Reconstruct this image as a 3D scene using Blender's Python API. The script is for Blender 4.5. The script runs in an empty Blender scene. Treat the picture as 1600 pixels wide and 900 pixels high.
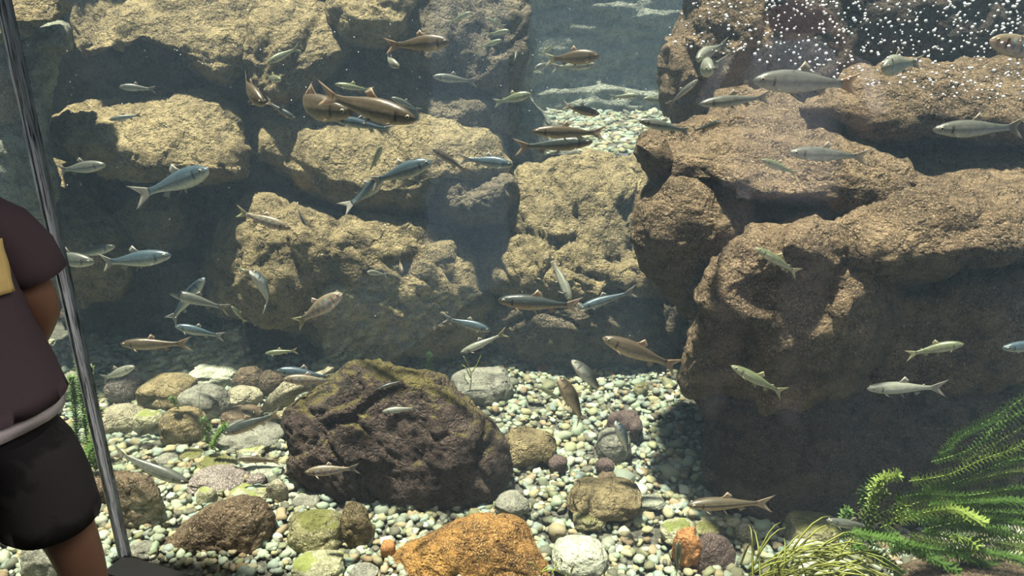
import bpy, bmesh, math, random
import numpy as np
from mathutils import Vector, Matrix

# ------------------------------------------------------------------ camera, world, sun, exposure
SC = bpy.context.scene
C = SC.collection
H = 1.40                       # camera height
PITCH = math.radians(20.0)
LENS = 26.0
F = 1600 * LENS / 36.0         # focal length in pixels of the 1600x900 frame
CP, SP = math.cos(PITCH), math.sin(PITCH)

cam_d = bpy.data.cameras.new('camera'); cam_d.lens = LENS; cam_d.sensor_width = 36.0
cam_d.clip_start = 0.01; cam_d.clip_end = 100
cam = bpy.data.objects.new('camera', cam_d); C.objects.link(cam)
cam.location = (0, 0, H); cam.rotation_euler = (math.radians(90) - PITCH, 0, 0)
SC.camera = cam

SC.view_settings.view_transform = 'Standard'
SC.view_settings.look = 'None'
SC.view_settings.gamma = 1.0
SC.view_settings.use_curve_mapping = False
SC.view_settings.exposure = 0.0

W = bpy.data.worlds.new('sky'); SC.world = W; W.use_nodes = True
W.node_tree.nodes['Background'].inputs[0].default_value = (0.62, 0.80, 1.0, 1)
W.node_tree.nodes['Background'].inputs[1].default_value = 0.48

sun_d = bpy.data.lights.new('sun', 'SUN'); sun_d.energy = 16; sun_d.angle = math.radians(2.5)
sun_d.color = (1.0, 0.92, 0.73)
sun = bpy.data.objects.new('sun', sun_d); C.objects.link(sun)
sun.location = (0, 2, 5)
sun.rotation_euler = Vector((0.13, 0.0, -1.0)).to_track_quat('-Z', 'Y').to_euler()

hall_d = bpy.data.lights.new('hall_fill', 'AREA'); hall_d.energy = 75.0; hall_d.size = 1.2  # added fill for both people and the reflection, no known fixture
hall_d.color = (1.0, 0.93, 0.92)
hall = bpy.data.objects.new('hall_fill', hall_d); C.objects.link(hall)
hall.location = (0.45, 0.30, 1.98); hall.rotation_euler = (math.radians(-30), 0, 0)

cy = SC.cycles
cy.max_bounces = 5; cy.diffuse_bounces = 2; cy.glossy_bounces = 2; cy.transmission_bounces = 2
cy.volume_bounces = 0; cy.transparent_max_bounces = 12
cy.caustics_reflective = False; cy.caustics_refractive = False

# ------------------------------------------------------------------ pixel -> point
def ray(px, py):
    x = (px - 800.0) / F; u = (450.0 - py) / F
    return Vector((x, CP + u * SP, -SP + u * CP))
def at(px, py, Y):
    d = ray(px, py); t = Y / d.y
    return Vector((0, 0, H)) + d * t
def onz(px, py, z):
    d = ray(px, py); t = (z - H) / d.z
    return Vector((0, 0, H)) + d * t
FLOOR = 0.04

# ------------------------------------------------------------------ numpy noise
def _hash(ix, iy, iz, s):
    h = (ix.astype(np.uint32) * np.uint32(374761393) + iy.astype(np.uint32) * np.uint32(668265263)
         + iz.astype(np.uint32) * np.uint32(2147483647) + np.uint32((s * 974711 + 12345) & 0xffffffff))
    h = (h ^ (h >> np.uint32(13))) * np.uint32(1274126177)
    h = (h ^ (h >> np.uint32(16))) * np.uint32(2246822519)
    h = h ^ (h >> np.uint32(15))
    return h.astype(np.float64) / 4294967295.0
def vnoise(P, s=0):
    P = P + 1000.0
    I = np.floor(P).astype(np.int64); f = P - I; w = f * f * f * (f * (f * 6 - 15) + 10)
    out = 0
    for dx in (0, 1):
        for dy in (0, 1):
            for dz in (0, 1):
                wt = (w[:, 0] if dx else 1 - w[:, 0]) * (w[:, 1] if dy else 1 - w[:, 1]) * (w[:, 2] if dz else 1 - w[:, 2])
                out = out + wt * _hash(I[:, 0] + dx, I[:, 1] + dy, I[:, 2] + dz, s)
    return out * 2 - 1
def fbm(P, octv=4, s=0, gain=0.5):
    a = 1.0; o = 0; tot = 0
    for k in range(octv):
        o = o + a * vnoise(P * (2.03 ** k), s + k); tot += a; a *= gain
    return o / tot
def ridged(P, octv=3, s=0):
    a = 1.0; o = 0; tot = 0
    for k in range(octv):
        o = o + a * (1 - np.abs(vnoise(P * (2.1 ** k), s + k)) * 2); tot += a; a *= 0.5
    return o / tot
def facets(P, s=0):
    """cellular planes: every cell pushes in or out with a tilt of its own, which gives broken rock faces"""
    P = P + 500.0
    I = np.floor(P).astype(np.int64)
    best = np.full(len(P), 1e9); val = np.zeros(len(P)); sec = np.full(len(P), 1e9); val2 = np.zeros(len(P))
    for dx in (-1, 0, 1):
        for dy in (-1, 0, 1):
            for dz in (-1, 0, 1):
                a, b, c = I[:, 0] + dx, I[:, 1] + dy, I[:, 2] + dz
                q = np.stack([a + _hash(a, b, c, s), b + _hash(a, b, c, s + 1), c + _hash(a, b, c, s + 2)], 1)
                v = P - q; d = np.sqrt((v * v).sum(1))
                g = np.stack([_hash(a, b, c, s + 3) - .5, _hash(a, b, c, s + 4) - .5, _hash(a, b, c, s + 5) - .5], 1)
                h = (v * g).sum(1) * 2 + _hash(a, b, c, s + 6) - .5
                m = d < best; m2 = (~m) & (d < sec)
                val2 = np.where(m, val, np.where(m2, h, val2)); sec = np.where(m, best, np.where(m2, d, sec))
                val = np.where(m, h, val); best = np.where(m, d, best)
    w = np.clip((sec - best) / .16, 0, 1); w = w * w * (3 - 2 * w)
    val = val * (.5 + .5 * w) + val2 * (.5 - .5 * w)
    crack = np.clip(1 - (sec - best) / 0.12, 0, 1)
    return val, crack

# ------------------------------------------------------------------ scene helpers
def link(o):
    C.objects.link(o); return o
def tag(o, label=None, cat=None, group=None, kind=None):
    if label: o['label'] = label
    if cat: o['category'] = cat
    if group: o['group'] = group
    if kind: o['kind'] = kind
    return o
def mesh_obj(name, verts, faces, mat=None, parent=None, smooth=True, data=None):
    me = data
    if me is None:
        me = bpy.data.meshes.new(name)
        me.from_pydata([tuple(v) for v in verts], [], faces)
        if smooth: me.polygons.foreach_set('use_smooth', [True] * len(me.polygons))
        if mat is not None: me.materials.append(mat)
        me.update()
    o = bpy.data.objects.new(name, me); link(o)
    if parent is not None: o.parent = parent
    return o
def empty(name, loc=(0, 0, 0)):
    o = bpy.data.objects.new(name, None); o.empty_display_size = 0.05; o.location = loc
    return link(o)
def fix_normals(me):
    bm = bmesh.new(); bm.from_mesh(me); bmesh.ops.recalc_face_normals(bm, faces=bm.faces); bm.to_mesh(me); bm.free()
def box_data(x0, x1, y0, y1, z0, z1):
    v = [(x, y, z) for z in (z0, z1) for y in (y0, y1) for x in (x0, x1)]
    f = [(0, 2, 3, 1), (4, 5, 7, 6), (0, 1, 5, 4), (2, 6, 7, 3), (0, 4, 6, 2), (1, 3, 7, 5)]
    return v, f
def prism(poly, z0, z1):
    n = len(poly)
    v = [(p[0], p[1], z0) for p in poly] + [(p[0], p[1], z1) for p in poly]
    f = [tuple(range(n - 1, -1, -1)), tuple(range(n, 2 * n))] + [(i, (i + 1) % n, n + (i + 1) % n, n + i) for i in range(n)]
    return v, f
def struct(name, v, f, mat, smooth=False):
    o = mesh_obj(name, v, f, mat, smooth=smooth); fix_normals(o.data)
    return tag(o, kind='structure')

# ------------------------------------------------------------------ material helpers
class NT:
    def __init__(self, name):
        self.m = bpy.data.materials.new(name); self.m.use_nodes = True
        self.t = self.m.node_tree; self.n = self.t.nodes
        self.b = self.n['Principled BSDF']; self.out = self.n['Material Output']
    def new(self, typ, **kw):
        n = self.n.new(typ)
        for k, v in kw.items():
            if k.startswith('i_'):
                key = k[2:]
                n.inputs[int(key) if key.isdigit() else key].default_value = v
            else: setattr(n, k, v)
        return n
    def l(self, a, b): self.t.links.new(a, b)
    def noise(self, co, scale, detail=4, rough=.6, dist=0):
        n = self.new('ShaderNodeTexNoise'); n.inputs['Scale'].default_value = scale
        n.inputs['Detail'].default_value = detail; n.inputs['Roughness'].default_value = rough
        n.inputs['Distortion'].default_value = dist
        self.l(co, n.inputs['Vector']); return n.outputs['Fac']
    def ramp(self, fac, stops):
        n = self.new('ShaderNodeValToRGB'); e = n.color_ramp.elements
        while len(e) > 1: e.remove(e[-1])
        e[0].position = stops[0][0]; e[0].color = (*stops[0][1], 1) if len(stops[0][1]) == 3 else stops[0][1]
        for p, c in stops[1:]:
            x = e.new(p); x.color = (*c, 1) if len(c) == 3 else c
        self.l(fac, n.inputs[0]); return n.outputs[0]
    def mix(self, fac, a, b, mode='MIX'):
        n = self.new('ShaderNodeMix', data_type='RGBA', blend_type=mode)
        for s, i in ((fac, 0), (a, 6), (b, 7)):
            if isinstance(s, (int, float)): n.inputs[i].default_value = s
            elif isinstance(s, tuple): n.inputs[i].default_value = (*s, 1) if len(s) == 3 else s
            else: self.l(s, n.inputs[i])
        return n.outputs[2]
    def math(self, op, a, b=0.0, clamp=False):
        n = self.new('ShaderNodeMath', operation=op, use_clamp=clamp)
        for s, i in ((a, 0), (b, 1)):
            if isinstance(s, (int, float)): n.inputs[i].default_value = s
            else: self.l(s, n.inputs[i])
        return n.outputs[0]
    def bump(self, h, strength=.5, dist=.01):
        n = self.new('ShaderNodeBump'); n.inputs['Strength'].default_value = strength; n.inputs['Distance'].default_value = dist
        self.l(h, n.inputs['Height']); self.l(n.outputs[0], self.b.inputs['Normal']); return n
    def coord(self, kind='Object'):
        return self.new('ShaderNodeTexCoord').outputs[kind]
    def pos(self):
        return self.new('ShaderNodeNewGeometry').outputs['Position']
    def set(self, col=None, rough=.8, spec=.3, metal=0):
        if col is not None:
            if isinstance(col, tuple): self.b.inputs['Base Color'].default_value = (*col, 1)
            else: self.l(col, self.b.inputs['Base Color'])
        self.b.inputs['Roughness'].default_value = rough
        self.b.inputs['Specular IOR Level'].default_value = spec
        self.b.inputs['Metallic'].default_value = metal

def rock_mat(name, dark, mid, light, spk=None, scale=1.0, moss=None, moss_amt=.5, bumpd=.012, speck_amt=.5):
    """mottled stone: broad blotches, medium grain, pale mineral specks, optional moss on the upward faces"""
    m = NT(name); co = m.pos()
    big = m.noise(co, 3.6 * scale, 6, .65, .2)
    med = m.noise(co, 19 * scale, 6, .72, 0)
    fine = m.noise(co, 85 * scale, 3, .7)
    grain = m.noise(co, 210 * scale, 2, .6)
    base = m.ramp(big, [(.32, dark), (.48, mid), (.66, light)])
    deep = tuple(c * .55 for c in dark)
    col = m.mix(m.ramp(med, [(.36, (0, 0, 0)), (.58, (1, 1, 1))]), m.mix(.72, base, deep), m.mix(.35, base, light))
    col = m.mix(m.mix(.75, (0, 0, 0), m.ramp(fine, [(.50, (0, 0, 0)), (.38, (1, 1, 1))] if False else [(.34, (1, 1, 1)), (.46, (0, 0, 0))])), col, deep)
    sp = m.ramp(grain, [(.55, (0, 0, 0)), (.64, (1, 1, 1))])
    col = m.mix(m.mix(speck_amt, (0, 0, 0), sp), col, spk or light)
    if moss:
        nz = m.new('ShaderNodeSeparateXYZ'); m.l(m.new('ShaderNodeNewGeometry').outputs['Normal'], nz.inputs[0])
        k = m.math('ADD', nz.outputs[2], m.math('MULTIPLY', m.math('SUBTRACT', m.noise(co, 9 * scale, 4, .7), .5), 1.5))
        k = m.ramp(k, [(1 - moss_amt, (0, 0, 0)), (1.3 - moss_amt, (1, 1, 1))])
        mc = m.mix(m.noise(co, 60, 3, .7), tuple(c * .35 for c in moss), tuple(min(1, c * 1.5) for c in moss))
        col = m.mix(m.mix(.85, (0, 0, 0), k), col, mc)
    m.set(col, .85, .2)
    rg = m.math('ABSOLUTE', m.math('SUBTRACT', m.noise(co, 8 * scale, 4, .6, .1), .5))      # creases
    h = m.math('ADD', m.math('MULTIPLY', m.math('MINIMUM', rg, .06), 6.0), m.math('ADD', m.math('MULTIPLY', med, 1.1), m.math('MULTIPLY', fine, .4)))
    m.bump(h, 1.0, bumpd * 2.4)
    return m.m

def simple(name, col, rough=.7, spec=.3, nscale=0, namt=.3, bumpd=0, metal=0):
    m = NT(name)
    if nscale:
        n = m.noise(m.coord(), nscale, 4, .6)
        c = m.mix(n, tuple(x * (1 - namt) for x in col), tuple(min(1, x * (1 + namt)) for x in col))
        m.set(c, rough, spec, metal)
        if bumpd: m.bump(n, .6, bumpd)
    else: m.set(col, rough, spec, metal)
    return m.m
# ------------------------------------------------------------------ materials of the setting
M_GLASS = None
def glass_mat():
    m = NT('clear_acrylic'); t = m.new('ShaderNodeBsdfTransparent'); t.inputs[0].default_value = (.97, .985, .985, 1)
    g = m.new('ShaderNodeBsdfGlossy'); g.inputs['Roughness'].default_value = .0
    fr = m.new('ShaderNodeLayerWeight'); fr.inputs[0].default_value = .5
    k = m.math('ADD', m.math('MULTIPLY', m.math('POWER', fr.outputs['Facing'], 5.0), .6), .040)   # both faces of the sheet, Schlick
    mx = m.new('ShaderNodeMixShader'); m.l(k, mx.inputs[0]); m.l(t.outputs[0], mx.inputs[1]); m.l(g.outputs[0], mx.inputs[2])
    m.l(mx.outputs[0], m.out.inputs['Surface']); return m.m
M_GLASS = glass_mat()
def seam_mat():
    m = NT('glued_acrylic_joint'); co = m.pos()
    mp = m.new('ShaderNodeMapping'); mp.inputs['Scale'].default_value = (1, 1, .035); m.l(co, mp.inputs[0])
    n = m.noise(mp.outputs[0], 330, 3, .6, .5)
    col = m.ramp(n, [(.36, (.05, .055, .06)), (.44, (.42, .45, .47)), (.51, (.97, .98, .98))])  # pale and dark streaks put the joint's reflections into its colour
    m.set(col, .25, .6); m.bump(n, .5, .004); return m.m
M_SEAM = seam_mat()
M_LEDGE = simple('black_grooved_ledge', (.012, .012, .013), .45, .4, 30, .3)
M_HALL = simple('dark_hall_paint', (.02, .02, .023), .9, .1, 4, .2)
M_HALLF = simple('dark_hall_floor', (.025, .024, .024), .7, .2, 12, .3)

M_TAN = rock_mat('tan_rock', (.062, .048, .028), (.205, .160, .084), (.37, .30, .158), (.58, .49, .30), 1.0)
M_BROWN = rock_mat('brown_speckled_rock', (.040, .028, .017), (.130, .090, .053), (.245, .176, .106), (.50, .39, .26), 1.15, speck_amt=.6)
M_GREY = rock_mat('grey_green_rock', (.085, .092, .075), (.24, .255, .20), (.40, .42, .33), (.56, .57, .46), 1.0)
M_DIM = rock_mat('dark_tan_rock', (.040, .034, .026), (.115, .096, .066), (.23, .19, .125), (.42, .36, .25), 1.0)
M_BASE = rock_mat('shaded_base_rock', (.020, .016, .014), (.055, .043, .035), (.12, .092, .070), (.28, .22, .17), 1.2, speck_amt=.5)  # brown rock with the shade from overhead mixed into its colour
M_DEEP = rock_mat('deep_shade_rock', (.026, .023, .019), (.075, .065, .048), (.15, .128, .09), (.28, .25, .18), 1.0)  # darker copy of the dim rock, recess shade put into the colour
M_MOSSY = rock_mat('mossy_dark_rock', (.030, .022, .020), (.085, .060, .052), (.17, .125, .105), (.30, .24, .20), 1.6, moss=(.22, .19, .065), moss_amt=.40, bumpd=.02)
M_BED = rock_mat('gravel_bed', (.10, .10, .08), (.26, .26, .21), (.42, .42, .34), (.6, .6, .5), 4)

# ------------------------------------------------------------------ tank shell, hall and water
ANG = math.radians(20.0)
GN = Vector((math.sin(ANG), math.cos(ANG), 0))        # front glass faces the camera along -GN
GD = 1.15
_r = ray(195, 868); COR = Vector((0, 0, H)) + _r * (GD / _r.dot(GN))   # foot of the glued corner
LEDGE = COR.z
GX = Vector((math.cos(ANG), -math.sin(ANG), 0))       # along the front glass to the right
LX = Vector((-.28, -.96, 0)).normalized()             # along the left pane towards the hall
c2 = Vector((COR.x, COR.y))
def P2(v): return (v.x, v.y)
fr_end = c2 + GX.xy * 4.2
lf_end = c2 + LX.xy * 2.6
T = .012
def pane(name, a, b, n, label):
    poly = [P2(a), P2(b), P2(b + n * T), P2(a + n * T)]
    v, f = prism(poly, LEDGE - .02, 2.0)
    return struct(name, v, f, M_GLASS)
pane('window_1', c2 + GX.xy * .010, fr_end, GN.xy, '')
LN = Vector((-LX.y, LX.x)).xy
LN = -LN if LN.x > 0 else LN
pane('window_2', c2 + LX.xy * .010, lf_end, LN, '')
# glued joint between the two panes
bis = (GX.xy * -1 + LX.xy * -1).normalized()
sm = [c2 + GX.xy * .010, c2 + GX.xy * .010 + GN.xy * .012, c2 + LX.xy * .010 + LN * .012, c2 + LX.xy * .010, c2 + (GX.xy + LX.xy) * .002]
v, f = prism([P2(p) for p in sm], LEDGE - .02, 2.0); struct('trim_1', v, f, M_SEAM)
# black ledge in front of both panes, with shallow grooves
def ledge(name, a, b, n):
    groove = 4; wdt = .30
    for k in range(groove):
        s0 = -k * wdt / groove; s1 = -(k + 1) * wdt / groove + .006
        dz = -.016 * k
        yield [P2(a + n * s0), P2(b + n * s0), P2(b + n * s1), P2(a + n * s1)], dz
def ledge_obj(name, a, b, n, drop=0.0):
    V, Fc = [], []
    for poly, dz in ledge(name, a, b, n):
        v, f = prism(poly, 0.0, LEDGE + .002 + dz - drop); o = len(V)
        V += v; Fc += [tuple(i + o for i in q) for q in f]
    poly = [P2(a), P2(b), P2(b + n * -.30), P2(a + n * -.30)]
    v, f = prism(poly, 0.0, LEDGE - .06 - drop); o = len(V); V += v; Fc += [tuple(i + o for i in q) for q in f]
    struct(name, V, Fc, M_LEDGE)
ledge_obj('trim_2', c2, fr_end, GN.xy)
ledge_obj('trim_3', c2 + LX.xy * .02, lf_end, LN, .005)

# viewing hall: floor, ceiling, walls, and an unseen fascia added over the panes to block sun and sky
hall_poly = [P2(c2), P2(fr_end), (fr_end.x, -2.6), (lf_end.x, -2.6), P2(lf_end)]
v, f = prism(hall_poly, -.06, 0.0); struct('floor', v, f, M_HALLF)
v, f = prism(hall_poly, 2.05, 2.1); struct('ceiling', v, f, M_HALL)
def wall(name, a, b, z0, z1, th=.06):
    a, b = Vector(a).xy, Vector(b).xy; n = Vector((-(b - a).y, (b - a).x)).normalized() * th
    v, f = prism([P2(a), P2(b), P2(b + n), P2(a + n)], z0, z1); return struct(name, v, f, M_HALL)
wall('wall_behind', (fr_end.x, -2.6), (lf_end.x, -2.6), 0, 2.05)
wall('wall_right', P2(fr_end), (fr_end.x, -2.6), 0, 2.05)
wall('wall_left', (lf_end.x, -2.6), P2(lf_end), 0, 2.05)
wall('wall_light_block', P2(c2), P2(fr_end), 1.62, 2.05, -.03)
wall('wall_light_block_left', P2(lf_end), P2(c2), 1.62, 2.05, -.03)

# water: one body of faintly cloudy water
wp = [P2(c2 + GN.xy * .02 + LN * .02), P2(fr_end + GN.xy * .02), (4.6, 6.2), (-5.2, 6.2), (-5.2, lf_end.y), P2(lf_end + LN * .02)]
v, f = prism(wp, -.3, 1.78)
def water_mat():
    m = NT('tank_water'); m.n.remove(m.b)
    s = m.new('ShaderNodeVolumeScatter'); s.inputs['Color'].default_value = (.52, .74, 1.0, 1); s.inputs['Density'].default_value = .042
    s.inputs['Anisotropy'].default_value = .0
    a = m.new('ShaderNodeVolumeAbsorption'); a.inputs['Color'].default_value = (.55, .86, 1.0, 1); a.inputs['Density'].default_value = .06
    ad = m.new('ShaderNodeAddShader'); m.l(s.outputs[0], ad.inputs[0]); m.l(a.outputs[0], ad.inputs[1])
    m.l(ad.outputs[0], m.out.inputs['Volume']); return m.m
water = mesh_obj('tank_water', v, f, water_mat(), smooth=False); fix_normals(water.data)
tag(water, 'clear faintly hazy blue water filling the tank', 'water', kind='stuff')

# ------------------------------------------------------------------ rock builders
def smooth_closed(pts, n):
    P = np.array(pts, float); m = len(P); out = []
    d = np.linalg.norm(np.roll(P, -1, 0) - P, axis=1); cum = np.concatenate([[0], np.cumsum(d)])
    for s in np.linspace(0, cum[-1], n, endpoint=False):
        i = min(np.searchsorted(cum, s, 'right') - 1, m - 1); t = (s - cum[i]) / max(d[i], 1e-9)
        p0, p1, p2, p3 = P[(i - 1) % m], P[i], P[(i + 1) % m], P[(i + 2) % m]
        cr = .5 * ((2 * p1) + (-p0 + p2) * t + (2 * p0 - 5 * p1 + 4 * p2 - p3) * t * t + (-p0 + 3 * p1 - 3 * p2 + p3) * t ** 3)
        out.append(.45 * cr + .55 * (p1 + (p2 - p1) * t))
    return np.array(out)
def vnormals(me):
    a = np.empty(len(me.vertices) * 3); me.vertex_normals.foreach_get('vector', a); return a.reshape(-1, 3)
def displace(me, amp, freq, seed, crag=.5, crackd=.25, squash=(1, 1, 1)):
    n = len(me.vertices); co = np.empty(n * 3); me.vertices.foreach_get('co', co); co = co.reshape(-1, 3)
    N = vnormals(me); Q = co * freq * np.array(squash) + seed * 3.7
    Qw = Q + .35 * np.stack([vnoise(Q * .9, seed + 40), vnoise(Q * .9, seed + 41), vnoise(Q * .9, seed + 42)], 1)
    fv, cr = facets(Qw, seed)
    f2, cr2 = facets(Qw * 2.3, seed + 9)
    d = (1 - crag) * fbm(Q, 4, seed) + crag * (fv * .85 + f2 * .30) - crackd * cr - crackd * .35 * cr2 + .22 * (ridged(Q * 2.5, 3, seed + 5) - .4)
    f3, cr3 = facets(Qw * 5.1, seed + 17)
    d = d + crag * .13 * f3 - crackd * .12 * cr3 + .10 * fbm(Q * 8, 4, seed + 20, .6)
    co = co + N * (amp * d)[:, None]
    me.vertices.foreach_set('co', co.ravel()); me.update()

ROCKN = [0]
def rock(name, label, outline, D, thick, mat, apex=None, back=None, tilt=0.0, amp=.075, freq=2.6, crag=.7, crackd=.22,
         segs=240, res=80, p=2.0, q=2.0, cat='rock', group=None, squash=(1, 1, 1), kind=None, gdir=None):
    ROCKN[0] += 1; seed = ROCKN[0] * 7 + 3
    pts = smooth_closed(outline, segs)
    if apex is None: apex = pts.mean(0)
    c0 = at(apex[0], apex[1], D)
    def pl(px, py):
        d = ray(px, py); t = (D + tilt * (H - c0.z)) / (d.y - tilt * d.z)
        return np.array(Vector((0, 0, H)) + d * t)
    O = np.array([pl(*s) for s in pts]); A = pl(*apex)
    g = np.array((Vector((0, 0, H)) - c0)); g = g / np.linalg.norm(g)
    if gdir is not None: g = np.array(Vector(gdir).normalized())
    if back is None: back = thick * .8
    ft = np.fft.fft(O, axis=0); ft[3:-2] = 0; OS = np.real(np.fft.ifft(ft, axis=0))      # soft inner outline, so no creases run to the apex
    n = res
    lin = np.linspace(-1, 1, n); X, Yg = np.meshgrid(lin, lin)
    U = X * np.sqrt(1 - Yg * Yg / 2); W_ = Yg * np.sqrt(1 - X * X / 2)
    Rr = np.clip(np.sqrt(U * U + W_ * W_), 0, 1).ravel(); th = (np.arctan2(W_, U).ravel() / (2 * math.pi)) % 1.0 * segs
    i0 = np.floor(th).astype(int) % segs; fr_ = (th - np.floor(th))[:, None]; i1 = (i0 + 1) % segs
    def edge(E): return E[i0] * (1 - fr_) + E[i1] * fr_
    Oe, Se = edge(O), edge(OS); r_ = Rr[:, None]
    flat = A + r_ * ((Oe * r_ + Se * (1 - r_)) - A)
    front = flat + g[None] * (thick * np.clip(1 - Rr ** p, 0, 1) ** (1 / q))[:, None]
    rear = flat - g[None] * (back * np.sqrt(np.clip(1 - Rr ** 2, 0, 1)))[:, None]
    idx = np.arange(n * n).reshape(n, n); inner = np.zeros((n, n), bool); inner[1:-1, 1:-1] = True
    bidx = idx.copy(); bidx[inner] = n * n + np.arange(inner.sum())
    V = np.concatenate([front, rear[inner.ravel()]])
    def quads(ix): return np.stack([ix[:-1, :-1], ix[:-1, 1:], ix[1:, 1:], ix[1:, :-1]], -1).reshape(-1, 4)
    Fc = quads(idx).tolist() + quads(bidx)[:, ::-1].tolist()
    ctr = V.mean(0)
    o = mesh_obj(name, V - ctr, Fc, mat); o.location = ctr
    fix_normals(o.data)
    displace(o.data, amp, freq, seed, crag, crackd, squash)
    tag(o, label, cat, group, kind)
    return o

def ico(sub):
    bm = bmesh.new(); bmesh.ops.create_icosphere(bm, subdivisions=sub, radius=1.0)
    v = np.array([x.co[:] for x in bm.verts]); f = [tuple(x.index for x in q.verts) for q in bm.faces]; bm.free(); return v, f
ICO4, ICO2, ICO1 = ico(5), ico(3), ico(2)
def cobble(label, x0, y0, x1, y1, mat, angular=.5, embed=.6, depth=.85, name='river_rock', amp=.21, group=None, zf=None, sub=None, rot=0, top=None):
    """a loose stone whose bounding box in the photograph is given; its place follows from standing on the bed"""
    ROCKN[0] += 1; seed = ROCKN[0] * 7 + 3
    z0 = FLOOR if zf is None else zf
    cx, cyy = (x0 + x1) / 2, (y0 + y1) / 2
    rz = .03
    for _ in range(8):
        p = onz(cx, cyy, z0 + embed * rz); dist = (p - Vector((0, 0, H))).length
        dv = ray(cx, cyy).normalized(); th = math.asin(-dv.z)
        k = dist / F * (ray(cx, cyy).length)**-1 * 1.0
        k = p.y / ray(cx, cyy).y / F
        rx = (x1 - x0) / 2 * k; ry = rx * depth; hp = (y1 - y0) / 2 * k
        t = hp * hp - (ry * math.sin(th)) ** 2
        rz = math.sqrt(max(t, (hp * .45) ** 2)) / math.cos(th)
        ry = min(ry, hp / max(math.sin(th), .2) * .9)
        rz = min(rz, rx * 1.5)
    V, Fc = (ICO4 if (x1 - x0) > 45 else ICO2) if sub is None else sub
    V = V.copy()
    # squarer than an ellipsoid
    e = .78; V = np.sign(V) * np.abs(V) ** e
    V /= np.linalg.norm(np.abs(V) ** 2.6, axis=1, ord=1)[:, None] ** (1 / 2.6) if False else 1.0
    V = V / np.abs(V).max(0)
    Q = V * 1.1 + seed * 1.3
    fv, cr = facets(Q * .9, seed)
    d = angular * 1.5 * fv + (1 - angular) * fbm(Q * .8, 3, seed) + .22 * fbm(Q * 3.0, 3, seed + 3)
    V = V * (1 + amp * d)[:, None]
    V = V * (2.0 / (V.max(0) - V.min(0))); V = V - (V.max(0) + V.min(0)) / 2
    if rot:
        c, s = math.cos(rot), math.sin(rot); V = V @ np.array([[c, 0, -s], [0, 1, 0], [s, 0, c]]).T
        V = V * (2.0 / (V.max(0) - V.min(0)))
    V = V * np.array([rx, ry, rz])
    o = mesh_obj(name, V, Fc, mat); o.location = p
    tag(o, label, 'rock', group)
    return o
# ------------------------------------------------------------------ tank bed and rear walls (setting)
def grid_obj(name, fn, nu, nv, mat, kind='structure'):
    V = np.array([fn(u, w) for w in np.linspace(0, 1, nv) for u in np.linspace(0, 1, nu)])
    Fc = [(j * nu + i, j * nu + i + 1, (j + 1) * nu + i + 1, (j + 1) * nu + i) for j in range(nv - 1) for i in range(nu - 1)]
    o = mesh_obj(name, V, Fc, mat); tag(o, kind=kind); return o
def bed_z(x, y):
    return FLOOR + .012 * math.sin(3.1 * x + 1) * math.sin(2.7 * y) + max(0, y - 2.75) * .10
o = grid_obj('floor_gravel_bed', lambda u, w: (-3.2 + 6.4 * u, .2 + 3.6 * w, bed_z(-3.2 + 6.4 * u, .2 + 3.6 * w) - .012), 90, 60, M_BED)
o = grid_obj('floor_upper_pool', lambda u, w: (-.7 + 2.6 * u, 3.2 + 1.35 * w, .85 + .06 * w), 40, 30, M_BED)
# rear rock wall on the left, shaped to lean forward and stay unlit, and the far wall of the upper pool
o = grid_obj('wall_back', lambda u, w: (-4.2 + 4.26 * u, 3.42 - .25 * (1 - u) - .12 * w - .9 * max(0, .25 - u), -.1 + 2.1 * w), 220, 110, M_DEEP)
displace(o.data, .12, 2.6, 301, .6, .35)
o = grid_obj('wall_pool', lambda u, w: (-.6 + 3.2 * u, 4.3 + .16 * w, .7 + 1.3 * w), 160, 70, M_GREY)
displace(o.data, .10, 2.2, 317, .6, .4, (.5, 1, 2.2))
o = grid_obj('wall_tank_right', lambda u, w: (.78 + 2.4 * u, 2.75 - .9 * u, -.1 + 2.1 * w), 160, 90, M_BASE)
displace(o.data, .10, 2.4, 331, .6, .35)

o = grid_obj('wall_tank_left', lambda u, w: (-2.75 + .25 * w, 3.3 - 4.4 * u, -.1 + 2.1 * w), 120, 60, M_DEEP)
displace(o.data, .12, 2.4, 347, .6, .35)
# ------------------------------------------------------------------ the boulders of the artificial stream bank
RK = dict(name='boulder', cat='rock')
rock(label='yellow lit boulder in the top left corner beside the glass seam', outline=[(-60, -60), (104, -60), (108, 5), (100, 40), (60, 52), (24, 68), (-60, 80)],
     D=2.6, thick=.18, mat=M_TAN, apex=(30, 45), tilt=.9, amp=.07, **RK)
rock(label='shaded grey-green rock face below the yellow corner boulder', outline=[(-20, 70), (60, 52), (100, 42), (98, 100), (80, 170), (70, 240), (90, 330), (80, 420), (-40, 420), (-60, 200)],
     D=2.85, thick=.16, mat=M_GREY, apex=(40, 120), amp=.07, **RK)
rock(label='big overhanging boulder along the top left with a ragged lower edge', outline=[(104, -70), (430, -70), (425, 30), (395, 80), (352, 128), (330, 124), (305, 104), (290, 80), (240, 68), (200, 60), (165, 78), (135, 95), (112, 70), (102, 20)],
     D=3.2, thick=.26, mat=M_TAN, apex=(255, 55), p=2.4, amp=.07, tilt=1.0, **RK)
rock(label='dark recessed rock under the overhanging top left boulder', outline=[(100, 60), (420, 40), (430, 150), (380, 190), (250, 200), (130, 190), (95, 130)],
     D=3.42, thick=.08, mat=M_DEEP, apex=(250, 60), **RK)
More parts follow.
